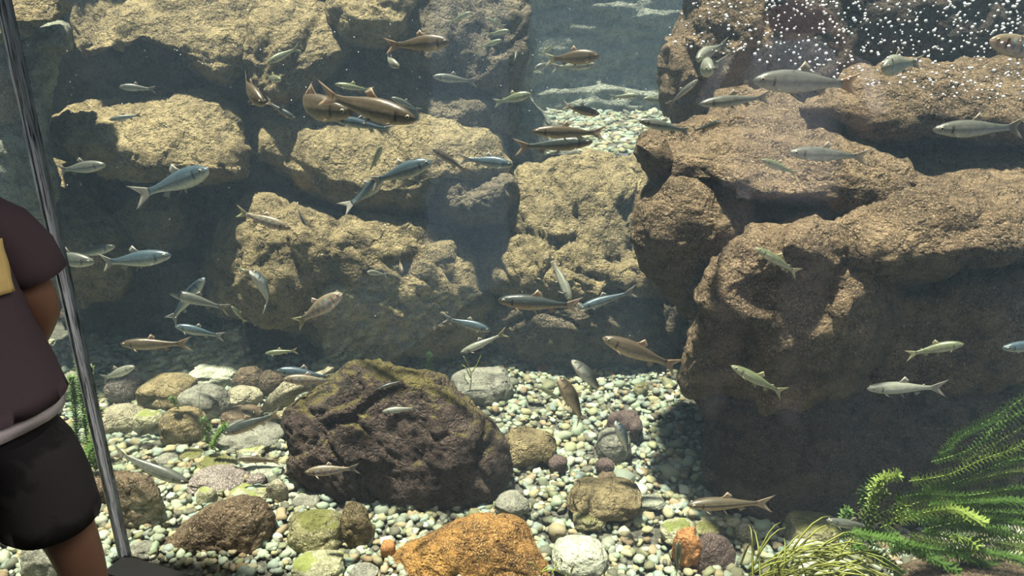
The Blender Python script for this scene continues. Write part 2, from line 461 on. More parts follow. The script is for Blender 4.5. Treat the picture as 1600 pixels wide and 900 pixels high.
rock(label='broad pale boulder left of centre under the two small grey fish', outline=[(78, 195), (125, 172), (180, 158), (250, 148), (335, 160), (372, 188), (386, 235), (386, 280), (330, 285), (250, 285), (170, 270), (105, 235)],
     D=2.98, thick=.34, mat=M_TAN, apex=(260, 238), p=2.3, tilt=.85, amp=.07, **RK)
rock(label='pale sloping rock at the left behind the brown shirted person', outline=[(50, 250), (110, 245), (150, 300), (190, 350), (205, 410), (185, 470), (70, 470), (40, 350)],
     D=2.95, thick=.18, mat=M_TAN, apex=(120, 390), tilt=.5, **RK)
rock(label='small lit rock lump in the dark recess left of centre', outline=[(185, 335), (225, 308), (275, 310), (298, 335), (290, 375), (240, 400), (190, 385)],
     D=3.05, thick=.14, mat=M_TAN, apex=(245, 355), res=48, **RK)
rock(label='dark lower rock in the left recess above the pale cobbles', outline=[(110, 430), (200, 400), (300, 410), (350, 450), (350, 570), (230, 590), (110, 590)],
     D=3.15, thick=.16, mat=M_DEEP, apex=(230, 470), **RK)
rock(label='knobbly brown boulder at the top left of centre with a bright left edge', outline=[(368, 70), (385, 35), (420, 8), (460, -2), (515, 8), (548, 35), (560, 80), (530, 110), (480, 150), (420, 160), (380, 130)],
     D=3.18, thick=.28, mat=M_TAN, apex=(450, 85), tilt=.45, **RK)
rock(label='brown rock with a dark crack at the top centre left', outline=[(505, 10), (560, -40), (640, -50), (650, 10), (630, 50), (590, 62), (540, 58)],
     D=3.15, thick=.20, mat=M_TAN, apex=(575, 30), tilt=.4, res=48, **RK)
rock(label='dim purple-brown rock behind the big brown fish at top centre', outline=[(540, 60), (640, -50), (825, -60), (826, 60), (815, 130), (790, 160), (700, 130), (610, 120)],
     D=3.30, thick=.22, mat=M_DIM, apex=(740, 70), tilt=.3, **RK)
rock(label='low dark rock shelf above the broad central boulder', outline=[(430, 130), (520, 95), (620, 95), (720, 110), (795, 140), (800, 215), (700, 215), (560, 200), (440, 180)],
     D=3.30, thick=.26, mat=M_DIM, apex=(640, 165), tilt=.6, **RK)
rock(label='broad sunlit central boulder under the crowd of fish', outline=[(383, 200), (400, 176), (455, 162), (520, 158), (600, 172), (690, 182), (760, 198), (800, 226), (808, 262), (780, 285), (710, 290), (660, 335), (580, 338), (520, 318), (455, 280), (400, 255)],
     D=3.12, thick=.40, mat=M_TAN, apex=(610, 280), p=2.4, tilt=.75, amp=.07, **RK)
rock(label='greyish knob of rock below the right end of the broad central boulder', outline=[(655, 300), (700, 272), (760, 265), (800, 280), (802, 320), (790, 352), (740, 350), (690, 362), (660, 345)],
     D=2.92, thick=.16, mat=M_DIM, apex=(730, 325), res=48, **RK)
rock(label='large lower central boulder with lit left flank and dark hollow', outline=[(328, 470), (336, 400), (352, 345), (385, 300), (430, 294), (500, 315), (570, 336), (640, 345), (700, 365), (745, 405), (770, 460), (760, 520), (700, 560), (600, 560), (500, 540), (420, 510), (350, 505)],
     D=2.95, thick=.42, mat=M_TAN, apex=(490, 405), p=2.2, tilt=.12, amp=.07, crackd=.45, **RK)
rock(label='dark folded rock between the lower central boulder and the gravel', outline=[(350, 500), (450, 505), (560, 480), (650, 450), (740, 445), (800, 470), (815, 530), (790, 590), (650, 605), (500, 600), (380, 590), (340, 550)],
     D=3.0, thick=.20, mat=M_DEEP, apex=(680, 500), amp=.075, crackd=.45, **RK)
rock(label='rugged rock face below the upper pool, right of centre', outline=[(780, 290), (802, 254), (870, 245), (955, 238), (1005, 244), (1045, 300), (1040, 400), (1060, 460), (1000, 475), (900, 482), (800, 475), (742, 440), (738, 395), (778, 360)],
     D=2.98, thick=.30, mat=M_TAN, apex=(880, 430), p=2.6, tilt=.42, amp=.055, freq=5, crackd=.4, **RK)
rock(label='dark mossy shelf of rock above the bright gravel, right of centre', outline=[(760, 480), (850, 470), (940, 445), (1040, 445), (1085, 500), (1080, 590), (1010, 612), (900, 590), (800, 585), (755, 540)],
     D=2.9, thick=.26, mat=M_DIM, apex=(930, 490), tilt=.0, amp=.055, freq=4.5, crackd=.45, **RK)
rock(label='grey rock at the left edge of the upper pool', outline=[(755, 150), (800, 128), (826, 150), (862, 188), (886, 222), (870, 255), (800, 262), (770, 235), (752, 195)],
     D=3.4, thick=.20, mat=M_GREY, apex=(805, 235), tilt=.5, res=48, **RK)
rock(label='tall grey rock pillar left of the blue pool wall', outline=[(775, -60), (815, -60), (824, 20), (826, 110), (818, 170), (770, 170), (760, 60)],
     D=3.38, thick=.14, mat=M_GREY, apex=(795, 60), res=48, **RK)
# right-hand bank, nearer to the glass
rock(label='tall grey-brown rock pillar right of the blue pool with a lit left edge', outline=[(1043, 110), (1050, 55), (1070, 5), (1080, -60), (1240, -60), (1250, 60), (1240, 180), (1150, 200), (1075, 190), (1043, 160)],
     D=2.70, thick=.24, mat=M_BROWN, apex=(1120, 60), tilt=.2, **RK)
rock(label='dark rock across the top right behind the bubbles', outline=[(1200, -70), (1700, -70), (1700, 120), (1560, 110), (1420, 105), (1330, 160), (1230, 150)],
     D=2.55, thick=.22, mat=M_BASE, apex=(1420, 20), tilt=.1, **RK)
rock(label='brown upper right ledge behind the large grey fish', outline=[(1250, 170), (1330, 120), (1420, 96), (1560, 92), (1700, 90), (1700, 225), (1560, 225), (1450, 205), (1350, 215)],
     D=2.35, thick=.34, mat=M_BROWN, apex=(1500, 165), tilt=.9, p=2.4, **RK)
rock(label='wide sunlit brown ledge across the middle of the right bank', outline=[(992, 240), (1006, 212), (1050, 190), (1085, 163), (1130, 148), (1210, 150), (1290, 190), (1400, 222), (1520, 240), (1700, 235), (1700, 330), (1480, 330), (1300, 330), (1180, 325), (1090, 300), (1030, 290)],
     D=2.22, thick=.38, mat=M_BROWN, apex=(1230, 285), tilt=1.0, p=2.5, amp=.07, **RK)
rock(label='dark knob at the left end of the right bank ledge by the pool', outline=[(990, 225), (1015, 205), (1045, 212), (1062, 250), (1050, 290), (1030, 300), (1005, 270)],
     D=2.05, thick=.09, mat=M_BROWN, apex=(1025, 245), res=48, amp=.02, **RK)
rock(label='shaded bulging rock on the left flank of the right bank', outline=[(1000, 370), (1004, 330), (1040, 290), (1090, 262), (1160, 290), (1220, 340), (1190, 420), (1110, 440), (1078, 482), (1046, 452), (1012, 415)],
     D=2.05, thick=.16, mat=M_BROWN, apex=(1090, 350), amp=.07, **RK)
rock(label='big brown front lobe of the right bank with sunlit shoulder', outline=[(1112, 405), (1165, 352), (1240, 338), (1320, 350), (1390, 400), (1400, 500), (1370, 610), (1230, 645), (1110, 640), (1062, 615), (1058, 565), (1075, 490)],
     D=1.88, thick=.26, mat=M_BROWN, apex=(1215, 415), p=2.2, tilt=-.05, amp=.07, **RK)
rock(label='sunlit brown shoulder at the right edge of the right bank', outline=[(1290, 370), (1360, 320), (1440, 296), (1560, 290), (1700, 285), (1700, 400), (1560, 410), (1450, 430), (1350, 440)],
     D=1.98, thick=.34, mat=M_BROWN, apex=(1480, 375), tilt=.9, p=2.5, amp=.07, **RK)
rock(label='dark slanting rock under the right shoulder with one lit ridge', outline=[(1330, 420), (1450, 415), (1700, 400), (1700, 640), (1480, 660), (1360, 640), (1320, 540)],
     D=1.95, thick=.20, mat=M_BROWN, apex=(1540, 500), tilt=.05, amp=.075, **RK)
rock(label='shaded brown base block at the foot of the right bank', outline=[(1060, 585), (1110, 575), (1220, 600), (1340, 590), (1500, 595), (1700, 590), (1700, 830), (1420, 840), (1230, 835), (1130, 800), (1095, 760), (1082, 690)],
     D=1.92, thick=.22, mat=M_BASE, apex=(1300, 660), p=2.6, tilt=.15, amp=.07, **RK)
# ------------------------------------------------------------------ loose stones on the bed
S_PALE = rock_mat('pale_stone', (0.202, 0.216, 0.158), (0.360, 0.382, 0.295), (0.490, 0.511, 0.403), (0.612, 0.619, 0.518), 1.20, bumpd=.004)
S_GOLD = rock_mat('golden_brown_stone', (.065, .050, .028), (.15, .118, .060), (.26, .21, .11), (.46, .39, .22), 1.00, bumpd=.005)
S_GREY = rock_mat('grey_stone', (.085, .085, .072), (.165, .165, .135), (.25, .25, .20), (.38, .38, .31), 1.20, bumpd=.003)
S_BROWN = rock_mat('brown_stone', (0.034, 0.023, 0.017), (0.083, 0.058, 0.039), (0.150, 0.112, 0.071), (0.315, 0.255, 0.165), 1.00, bumpd=.006, speck_amt=.6)
S_GRANITE = rock_mat('granite_stone', (0.064, 0.060, 0.044), (0.256, 0.232, 0.152), (0.432, 0.400, 0.272), (0.640, 0.608, 0.464), 1.50, bumpd=.006, speck_amt=.8)
S_SPECK = rock_mat('dark_granite_stone', (.055, .045, .042), (.15, .125, .115), (.26, .22, .20), (.62, .56, .50), 1.30, bumpd=.006, speck_amt=.8)
S_MOSS = rock_mat('algae_green_stone', (0.076, 0.072, 0.038), (0.196, 0.187, 0.093), (0.323, 0.306, 0.162), (0.527, 0.493, 0.323), 1.20, moss=(0.128, 0.136, 0.038), moss_amt=.25, bumpd=.007)
S_YGREEN = rock_mat('yellow_green_stone', (0.156, 0.156, 0.094), (0.312, 0.312, 0.187), (0.437, 0.429, 0.281), (0.608, 0.593, 0.437), 1.50, moss=(0.203, 0.242, 0.062), moss_amt=.05, bumpd=.004)
S_ORANGE = rock_mat('orange_brown_stone', (.030, .018, .013), (.17, .080, .025), (.46, .25, .070), (.68, .46, .20), 1.30, bumpd=.008, speck_amt=.6)
S_RUST = rock_mat('rust_stone', (.20, .085, .03), (.38, .17, .06), (.50, .26, .10), (.6, .36, .18), 1.50, bumpd=.003)
S_EGG = rock_mat('dark_reddish_stone', (.040, .027, .026), (.075, .052, .048), (.12, .085, .075), (.32, .27, .24), 1.30, bumpd=.003, speck_amt=.45)
S_PORE = rock_mat('porous_tan_stone', (0.053, 0.038, 0.019), (0.225, 0.173, 0.083), (0.375, 0.307, 0.165), (0.525, 0.465, 0.300), 1.60, bumpd=.014)

def stone(label, x0, y0, x1, y1, mat, **k): return cobble(label, x0, y0, x1, y1, mat, **k)
# big ones traced by outline
B = dict(name='boulder', cat='rock')
rock(label='large dark mossy boulder in the middle of the gravel', outline=[(441, 660), (455, 630), (500, 605), (530, 575), (565, 561), (620, 568), (690, 580), (722, 610), (765, 655), (792, 695), (798, 740), (780, 790), (735, 815), (650, 830), (560, 810), (500, 790), (455, 740), (450, 690)],
     D=2.06, thick=.24, mat=M_MOSSY, apex=(615, 655), p=2.8, tilt=.30, amp=.034, freq=5.5, crag=.6, crackd=.35, res=100, **B)
rock(label='orange-brown boulder cut off by the bottom edge', outline=[(592, 905), (605, 872), (640, 845), (690, 822), (735, 805), (790, 802), (818, 815), (838, 855), (870, 905), (860, 960), (720, 985), (610, 960)],
     D=1.64, thick=.13, mat=S_ORANGE, apex=(735, 880), tilt=.5, amp=.018, freq=8, crag=.5, crackd=.15, **B)
rock(label='big flat-topped brown boulder in front of the glass seam', outline=[(247, 858), (262, 835), (290, 812), (330, 785), (375, 773), (410, 780), (428, 805), (425, 845), (410, 880), (370, 892), (310, 888), (262, 878)],
     D=1.72, thick=.12, mat=S_BROWN, apex=(345, 830), p=2.6, tilt=.3, amp=.014, freq=9, crag=.5, crackd=.12, res=64, **B)
rock(label='squarish brown block just right of the glass seam', outline=[(172, 742), (200, 735), (232, 742), (250, 765), (256, 800), (245, 828), (215, 835), (190, 825), (172, 800)],
     D=1.82, thick=.11, mat=S_BROWN, apex=(215, 775), p=3, tilt=.3, amp=.018, freq=9, crag=.6, crackd=.15, res=56, **B)
rock(label='dark reddish egg-shaped stone at the bottom right of the gravel', outline=[(1066, 905), (1070, 865), (1090, 840), (1110, 831), (1135, 840), (1148, 862), (1153, 905), (1140, 945), (1080, 945)],
     D=1.62, thick=.055, mat=S_EGG, apex=(1108, 880), tilt=.2, amp=.004, freq=10, crag=.3, crackd=.0, res=56, p=2.2, **B)
rock(label='pale granite slab leaning against the dark mossy boulder', outline=[(405, 640), (425, 612), (445, 595), (480, 585), (520, 575), (515, 600), (470, 612), (455, 635), (420, 645)],
     D=2.30, thick=.07, mat=S_GRANITE, apex=(450, 615), amp=.012, freq=9, crag=.6, crackd=.1, res=48, **B)
# left group
stone('white-green slab, brightest stone behind the left cobbles', 293, 567, 371, 608, S_PALE, angular=.6)
stone('dark purple-brown cobble at the left of the cobble heap', 169, 583, 228, 634, S_SPECK)
stone('golden brown cobble in the middle of the left heap', 213, 585, 304, 642, S_GOLD)
stone('smooth grey cobble right of the golden brown one', 282, 600, 361, 656, S_GREY)
stone('round brown cobble at the front of the left heap', 248, 636, 327, 697, S_GOLD)
stone('speckled tan granite cobble beside the glass seam', 155, 632, 225, 680, S_GRANITE)
stone('small greenish cobble between the granite and the round brown cobble', 211, 641, 254, 684, S_YGREEN)
stone('yellowish granite stone behind the grey cobble', 355, 605, 410, 640, S_GRANITE, angular=.7)
stone('dull brown stone right of the white-green slab', 362, 572, 416, 622, S_BROWN)
stone('brown stone under the blue-grey fish', 404, 578, 448, 622, S_BROWN)
stone('dark brown stone behind the dark olive fish', 343, 634, 408, 670, S_BROWN)
stone('large flat olive-brown stone below the dark olive fish', 336, 652, 448, 704, S_GREY)
stone('speckled dark granite stone in the left gravel', 297, 728, 386, 772, S_SPECK, angular=.6)
stone('mossy olive stone behind the speckled dark granite', 309, 711, 372, 740, S_MOSS)
stone('small upright greenish granite stone in the left gravel', 306, 762, 338, 796, S_YGREEN, angular=.6)
stone('yellow-green flat stone behind the flat-topped brown boulder', 350, 756, 422, 786, S_YGREEN, angular=.6)
stone('upright tan stone at the foot of the dark mossy boulder', 417, 747, 450, 792, S_GRANITE, angular=.7)
stone('small yellow-green stone left of the dark mossy boulder', 371, 690, 416, 713, S_YGREEN)
stone('brown-grey stone beside the upright tan stone', 384, 739, 416, 766, S_SPECK)
stone('pale cobble under the brown fish by the mossy boulder', 376, 722, 440, 748, S_PALE)
stone('flat olive stone beside the black ledge', 199, 846, 245, 874, S_GREY)
stone('grey rounded stone in the gravel left of the mossy boulder', 245, 708, 278, 728, S_GREY)
stone('green-grey stone right of the darting silver fish', 282, 702, 318, 722, S_MOSS)
stone('grey oblong stone between gravel and mossy boulder', 455, 770, 500, 796, S_GREY, angular=.5)
# bottom centre
stone('moss-spotted olive stone in front of the dark mossy boulder', 446, 797, 536, 866, S_MOSS, angular=.6)
stone('craggy brown stone right of the moss-spotted olive stone', 530, 789, 584, 856, S_PORE, angular=.8)
stone('bright yellow-green stone at the bottom edge', 457, 862, 537, 912, S_YGREEN)
stone('small yellow stone left of the orange-brown boulder', 594, 844, 618, 874, S_RUST)
stone('dark grey stone at the bottom edge left of the orange boulder', 545, 880, 592, 910, S_GREY)
# right gravel
stone('wide flat grey cobble right of the mossy boulder top', 704, 574, 802, 632, S_GREY)
stone('porous tan stone right of the mossy boulder', 786, 670, 870, 728, S_PORE, angular=.7)
stone('grey-green oblong boulder in the bright gravel', 930, 672, 986, 724, S_GREY)
stone('round dark stone behind the grey-green oblong boulder', 945, 642, 1004, 692, S_EGG)
stone('pitted brown stone with pale top in the right gravel', 886, 744, 1002, 816, S_PORE, angular=.6)
stone('small moss-green stone under the pitted brown stone', 895, 794, 950, 828, S_MOSS)
stone('small round black-brown stone in the right gravel', 857, 712, 887, 738, S_EGG)
stone('large smooth white cobble at the bottom of the right gravel', 862, 838, 951, 897, S_PALE, angular=.15)
stone('rust-orange stone behind the reddish egg-shaped stone', 1050, 830, 1096, 888, S_RUST, angular=.7)
stone('grey-green granite stone left of the striped bottom fish', 1030, 812, 1090, 852, S_YGREEN)
stone('angular pale green stone in the right gravel', 995, 770, 1040, 795, S_PALE, angular=.8)
stone('dark flat stone by the round black-brown stone', 930, 716, 960, 742, S_EGG)
stone('dark brown stone above the pitted brown stone', 934, 738, 964, 764, S_BROWN)
stone('granite cobble below the striped bottom fish', 1148, 818, 1184, 850, S_GRANITE)
stone('olive stone in front of the base block', 1085, 815, 1125, 838, S_MOSS)
stone('mossy round boulder left of the waterweed', 1226, 800, 1314, 858, S_MOSS)
stone('pale slab under the grass-like water plants', 1228, 848, 1352, 915, S_PALE, angular=.5)
stone('brown stone along the bottom right edge', 1405, 872, 1640, 945, S_BROWN)
stone('small reddish stone at the back edge of the bright gravel', 838, 568, 862, 584, S_RUST)
stone('dark green stone by the right bank foot', 990, 597, 1014, 624, S_MOSS, angular=.6)
stone('smooth grey stone below the mossy boulder right side', 772, 768, 828, 812, S_GREY)
# behind the left pane
stone('dark reddish rock seen through the left pane', 118, 742, 176, 792, S_BROWN)
stone('dark rock behind the person near the waterweed', 90, 580, 140, 640, S_GREY)
stone('grey-green cobble seen between the legs of the person', 38, 838, 118, 905, S_GREY)
stone('small grey cobble at the bottom beside the bare leg', 88, 878, 130, 910, S_GREY)

# ------------------------------------------------------------------ gravel
def pebble_mat():
    m = NT('pebble'); a = m.new('ShaderNodeAttribute', attribute_name='tint')
    n = m.noise(m.pos(), 420, 3, .7); n2 = m.noise(m.pos(), 90, 3, .6)
    c = m.mix(m.ramp(n, [(.4, (0, 0, 0)), (.62, (1, 1, 1))]), m.mix(.35, a.outputs['Color'], (.08, .08, .06)), a.outputs['Color'])
    c = m.mix(m.math('MULTIPLY', n2, .35), c, m.mix(.5, a.outputs['Color'], (.5, .48, .30)))
    m.set(c, .7, .35); m.bump(n, .3, .002); return m.m
M_PEB = pebble_mat()
TINTS = [('pale green-grey', (0.235, 0.292, 0.216), 28), ('white', (0.399, 0.435, 0.341), 12), ('blue-grey', (0.186, 0.250, 0.223), 20), ('tan', (0.248, 0.207, 0.118), 11),
         ('yellowish', (0.289, 0.286, 0.164), 10), ('dark grey', (0.062, 0.065, 0.052), 14), ('olive', (0.124, 0.136, 0.072), 13), ('rust brown', (0.172, 0.107, 0.052), 3)]
TW = [t[2] for t in TINTS]
rng = random.Random(11); nrg = np.random.default_rng(5)
def pebble_shape(base):
    V = base[0].copy(); e = rng.uniform(.6, 1.0); V = np.sign(V) * np.abs(V) ** e
    s = rng.randint(1, 999); V = V * (1 + .42 * vnoise(V * 1.25 + s * 1.7, s) )[:, None]
    return V * np.array([rng.uniform(.85, 1.35), rng.uniform(.75, 1.05), rng.uniform(.5, .85)])
def paint(me, cols):
    at_ = me.color_attributes.new('tint', 'FLOAT_COLOR', 'POINT'); at_.data.foreach_set('color', np.asarray(cols, np.float32).ravel())
def in_tank(x, y, m=.02):
    p = Vector((x, y)) - c2
    fr_ok = p.dot(GN.xy) > m; lf_ok = p.dot(LN) > m
    return (fr_ok and (p.dot(GX.xy) > 0 or True)) or lf_ok if False else (fr_ok or lf_ok)
def in_view(x, y, z):
    dz = z - H; dep = y * CP - dz * SP; up = y * SP + dz * CP
    if dep < .2: return None
    px = 800 + x / dep * F; py = 450 - up / dep * F
    return (px, py) if -40 < px < 1900 and py < 1010 else None
STONES = [(o.location.x, o.location.y, max(o.dimensions.x, o.dimensions.y) / 2) for o in C.objects if o.name.startswith('river_rock')]
def vtint():
    nm, c, _ = rng.choices(TINTS, TW)[0]; k = rng.uniform(.75, 1.2)
    return nm, tuple(min(1, x * k * rng.uniform(.93, 1.07)) for x in c)
placed = []
protos = []
for k in range(28):
    nm, c = vtint() if k >= len(TINTS) else (TINTS[k][0], TINTS[k][1])
    V = pebble_shape(ICO1); me = bpy.data.meshes.new('pebble'); me.from_pydata(V.tolist(), [], ICO1[1])
    me.polygons.foreach_set('use_smooth', [True] * len(me.polygons)); me.materials.append(M_PEB); paint(me, [(*c, 1)] * len(V)); protos.append((nm, me))
count = 0; tries = 0
while count < 300 and tries < 40000:
    tries += 1
    y = rng.uniform(1.35, 2.85); x = rng.uniform(-1.75, .95)
    if rng.random() < (y - 1.35) * .38: continue
    if not in_tank(x, y, .05): continue
    v = in_view(x, y, FLOOR)
    if v is None or v[1] > 925 or v[0] < -10 or v[0] > 1640: continue
    if v[0] > 1090 + max(0, 0): 
        if v[1] < 800: continue
    r = rng.uniform(.012, .021) if rng.random() < .8 else rng.uniform(.020, .030)
    if any((x - a) ** 2 + (y - b) ** 2 < (r + c * .9) ** 2 for a, b, c in STONES): continue
    if any((x - a) ** 2 + (y - b) ** 2 < ((r + c) * .95) ** 2 for a, b, c in placed): continue
    placed.append((x, y, r)); nm, me = rng.choice(protos)
    o = bpy.data.objects.new('pebble', me); link(o)
    o.location = (x, y, bed_z(x, y) + r * .30); o.scale = (r, r, r); o.rotation_euler = (rng.uniform(-.3, .3), rng.uniform(-.3, .3), rng.uniform(0, 6.28))
    tag(o, nm + ' pebble, one of the larger loose ones in the gravel', 'pebble', nm + ' pebbles in the gravel'); count += 1
def gravel(name, label, n, gen, rmin, rmax, base):
    VV, FF, CC = [], [], []; off = 0; shapes = [pebble_shape(base) for _ in range(40)]; bf = np.array(base[1]); done = 0; k = 0
    while done < n and k < n * 12:
        k += 1; q = gen()
        if q is None: continue
        x, y, z = q; r = rmin + (rmax - rmin) * rng.random() ** 1.5
        a = rng.uniform(0, 6.28); ca, sa = math.cos(a), math.sin(a); tx = rng.uniform(-.4, .4)
        V = shapes[rng.randrange(40)] * r
        ct, st = math.cos(tx), math.sin(tx)
        V = V @ np.array([[ct, 0, st], [0, 1, 0], [-st, 0, ct]]).T @ np.array([[ca, -sa, 0], [sa, ca, 0], [0, 0, 1]]).T
        VV.append(V + np.array([x, y, z + r * .15])); FF.append(bf + off); off += len(V)
        CC.append(np.tile(np.array([*vtint()[1], 1]), (len(V), 1))); done += 1
    VV = np.concatenate(VV); FF = np.concatenate(FF)
    me = bpy.data.meshes.new(name); me.from_pydata(VV.tolist(), [], FF.tolist()); me.polygons.foreach_set('use_smooth', [True] * len(me.polygons))
    me.materials.append(M_PEB); paint(me, np.concatenate(CC)); o = bpy.data.objects.new(name, me); link(o)
    return tag(o, label, 'gravel', kind='stuff')
def gen_main():
    y = 1.25 + 1.75 * rng.random(); x = rng.uniform(-2.6, 1.9)
    if not in_tank(x, y, .03): return None
    v = in_view(x, y, FLOOR)
    if v is None or v[0] < -20 or v[1] < 540: return None
    if v[0] > 1110 and v[1] < 800: return None
    return x, y, bed_z(x, y) + rng.uniform(-.008, .004)
gravel('gravel', 'fine pale pebble gravel covering the tank bed', 12500, gen_main, .0065, .0160, ICO1)
def gen_left():
    x = rng.uniform(-2.7, -1.1); y = rng.uniform(-.5, 3.0)
    return (x, y, bed_z(x, y)) if in_tank(x, y, .03) else None
gravel('gravel', 'pebble gravel stretching away behind the left pane', 2600, gen_left, .009, .020, ICO1)
def gen_pool():
    x = rng.uniform(.0, .85); y = rng.uniform(3.2, 4.35)
    return x, y, .85 + .06 * (y - 3.2) / 1.35
gravel('pool_gravel', 'bright pebbles on the bed of the small upper pool', 1100, gen_pool, .009, .022, ICO1)
# ------------------------------------------------------------------ fish
def fish_mat(name, back, side, belly, bars=None, stripe=None, rough=.38, spots=.25):
    m = NT(name); a = m.new('ShaderNodeAttribute', attribute_name='fishco')
    sp = m.new('ShaderNodeSeparateXYZ'); m.l(a.outputs['Vector'], sp.inputs[0]); s, v = sp.outputs[0], sp.outputs[1]
    n = m.noise(m.coord(), 55, 4, .7); vv = m.math('ADD', v, m.math('MULTIPLY', m.math('SUBTRACT', n, .5), .22))
    col = m.ramp(vv, [(.08, belly), (.30, tuple((x + y) / 2 for x, y in zip(belly, side))), (.52, side), (.74, back), (1, tuple(x * .8 for x in back))])
    if bars:
        w = m.math('SINE', m.math('MULTIPLY', s, 46.0)); k = m.ramp(w, [(.25, (0, 0, 0)), (.6, (1, 1, 1))])
        lim = m.ramp(v, [(.22, (0, 0, 0)), (.34, (1, 1, 1)), (.72, (1, 1, 1)), (.85, (0, 0, 0))])
        sl = m.ramp(s, [(.16, (0, 0, 0)), (.24, (1, 1, 1))])
        col = m.mix(m.mix(1.0, m.mix(1.0, k, lim, 'MULTIPLY'), sl, 'MULTIPLY'), col, bars)
    if stripe:
        k = m.ramp(v, [(.44, (0, 0, 0)), (.50, (1, 1, 1)), (.58, (1, 1, 1)), (.64, (0, 0, 0))]); col = m.mix(k, col, stripe)
    hd = m.ramp(s, [(.0, (1, 1, 1)), (.19, (.75, .75, .75)), (.23, (0, 0, 0))]); hv = m.ramp(v, [(.35, (0, 0, 0)), (.75, (1, 1, 1))])
    col = m.mix(m.mix(1.0, m.mix(.6, (0, 0, 0), hd), hv, 'MULTIPLY'), col, tuple(x * .6 for x in back))
    # gill edge
    g = m.ramp(s, [(.185, (0, 0, 0)), (.198, (1, 1, 1)), (.212, (1, 1, 1)), (.225, (0, 0, 0))])
    gl = m.ramp(v, [(.18, (0, 0, 0)), (.28, (1, 1, 1)), (.68, (1, 1, 1)), (.80, (0, 0, 0))])
    col = m.mix(m.mix(1.0, m.mix(.8, (0, 0, 0), g), gl, 'MULTIPLY'), col, tuple(x * .15 for x in back))
    col = m.mix(m.math('MULTIPLY', m.ramp(m.noise(m.coord(), 120, 2, .6), [(.5, (0, 0, 0)), (.62, (1, 1, 1))]), spots), col, tuple(x * .6 for x in back))
    m.set(col, rough, .5, .12); m.bump(m.noise(m.coord(), 140, 2, .5), .15, .004)
    return m.m
def fin_mat(name, col, tip, clear=.5):
    m = NT(name); a = m.new('ShaderNodeAttribute', attribute_name='fishco')
    sp = m.new('ShaderNodeSeparateXYZ'); m.l(a.outputs['Vector'], sp.inputs[0])
    c = m.mix(sp.outputs[0], col, tip); m.set(c, .5, .4)
    t = m.new('ShaderNodeBsdfTransparent'); mx = m.new('ShaderNodeMixShader')
    m.l(m.math('MULTIPLY', m.math('ADD', m.math('MULTIPLY', sp.outputs[0], .6), .4), clear), mx.inputs[0])
    m.l(m.b.outputs[0], mx.inputs[1]); m.l(t.outputs[0], mx.inputs[2]); m.l(mx.outputs[0], m.out.inputs['Surface']); return m.m
def eye_mat():
    m = NT('fish_eye'); sp = m.new('ShaderNodeSeparateXYZ'); m.l(m.coord('Object'), sp.inputs[0])
    r = m.math('ADD', m.math('POWER', sp.outputs[0], 2.0), m.math('POWER', sp.outputs[2], 2.0))
    m.set(m.ramp(r, [(.22, (.01, .01, .01)), (.34, (.55, .50, .30)), (.75, (.35, .32, .24)), (1, (.08, .08, .07))]), .12, .7); return m.m
M_EYE = eye_mat()
FK = {  # body material, paired/lower fin material, tail material, height, adipose fin
 'grey':   (fish_mat('grey_fish_skin', (.10, .11, .095), (.26, .28, .24), (.70, .68, .58)), fin_mat('grey_fin', (.24, .22, .17), (.34, .31, .25)), None, 1.0, False),
 'blue':   (fish_mat('blue_fish_skin', (.055, .09, .115), (.17, .23, .26), (.70, .70, .60)), fin_mat('pale_fin', (.26, .27, .25), (.50, .48, .42)), None, 1.0, False),
 'brown':  (fish_mat('brown_fish_skin', (.085, .066, .042), (.22, .18, .12), (.62, .48, .32)), fin_mat('orange_fin', (.42, .25, .14), (.46, .36, .25)), None, 1.12, False),
 'dark':   (fish_mat('dark_fish_skin', (.035, .046, .045), (.10, .12, .11), (.58, .42, .26)), fin_mat('dusky_fin', (.40, .25, .13), (.45, .36, .26)), None, .95, False),
 'green':  (fish_mat('green_fish_skin', (.13, .155, .085), (.33, .36, .22), (.72, .70, .52)), fin_mat('yellow_fin', (.42, .40, .22), (.55, .52, .32)), None, .82, True),
 'silver': (fish_mat('silver_fish_skin', (.22, .235, .19), (.44, .46, .38), (.78, .78, .70)), fin_mat('silver_fin', (.30, .29, .24), (.44, .42, .36)), None, .78, True),
 'pink':   (fish_mat('pink_fish_skin', (.20, .17, .115), (.55, .38, .30), (.80, .66, .56), bars=(.28, .36, .36)), fin_mat('pink_fin', (.55, .42, .34), (.62, .54, .46)), None, 1.25, True),
 'stripe': (fish_mat('striped_fish_skin', (.10, .085, .055), (.32, .26, .17), (.68, .42, .24), stripe=(.07, .06, .05)), fin_mat('tan_fin', (.46, .32, .20), (.50, .42, .32)), None, .92, False),
}
def prof(tbl, s):
    return np.interp(s, [t[0] for t in tbl], [t[1] for t in tbl])
PH = [(0, .010), (.02, .028), (.06, .048), (.12, .066), (.2, .084), (.32, .100), (.45, .102), (.6, .086), (.75, .060), (.88, .040), (.95, .036), (1, .040)]
PW = [(0, .008), (.03, .024), (.1, .046), (.2, .060), (.35, .066), (.5, .060), (.65, .045), (.8, .026), (.92, .014), (1, .008)]
def fishco(me, arr):
    a = me.attributes.new('fishco', 'FLOAT_VECTOR', 'POINT'); a.data.foreach_set('vector', np.asarray(arr, np.float32).ravel())
NOFISH = [0]
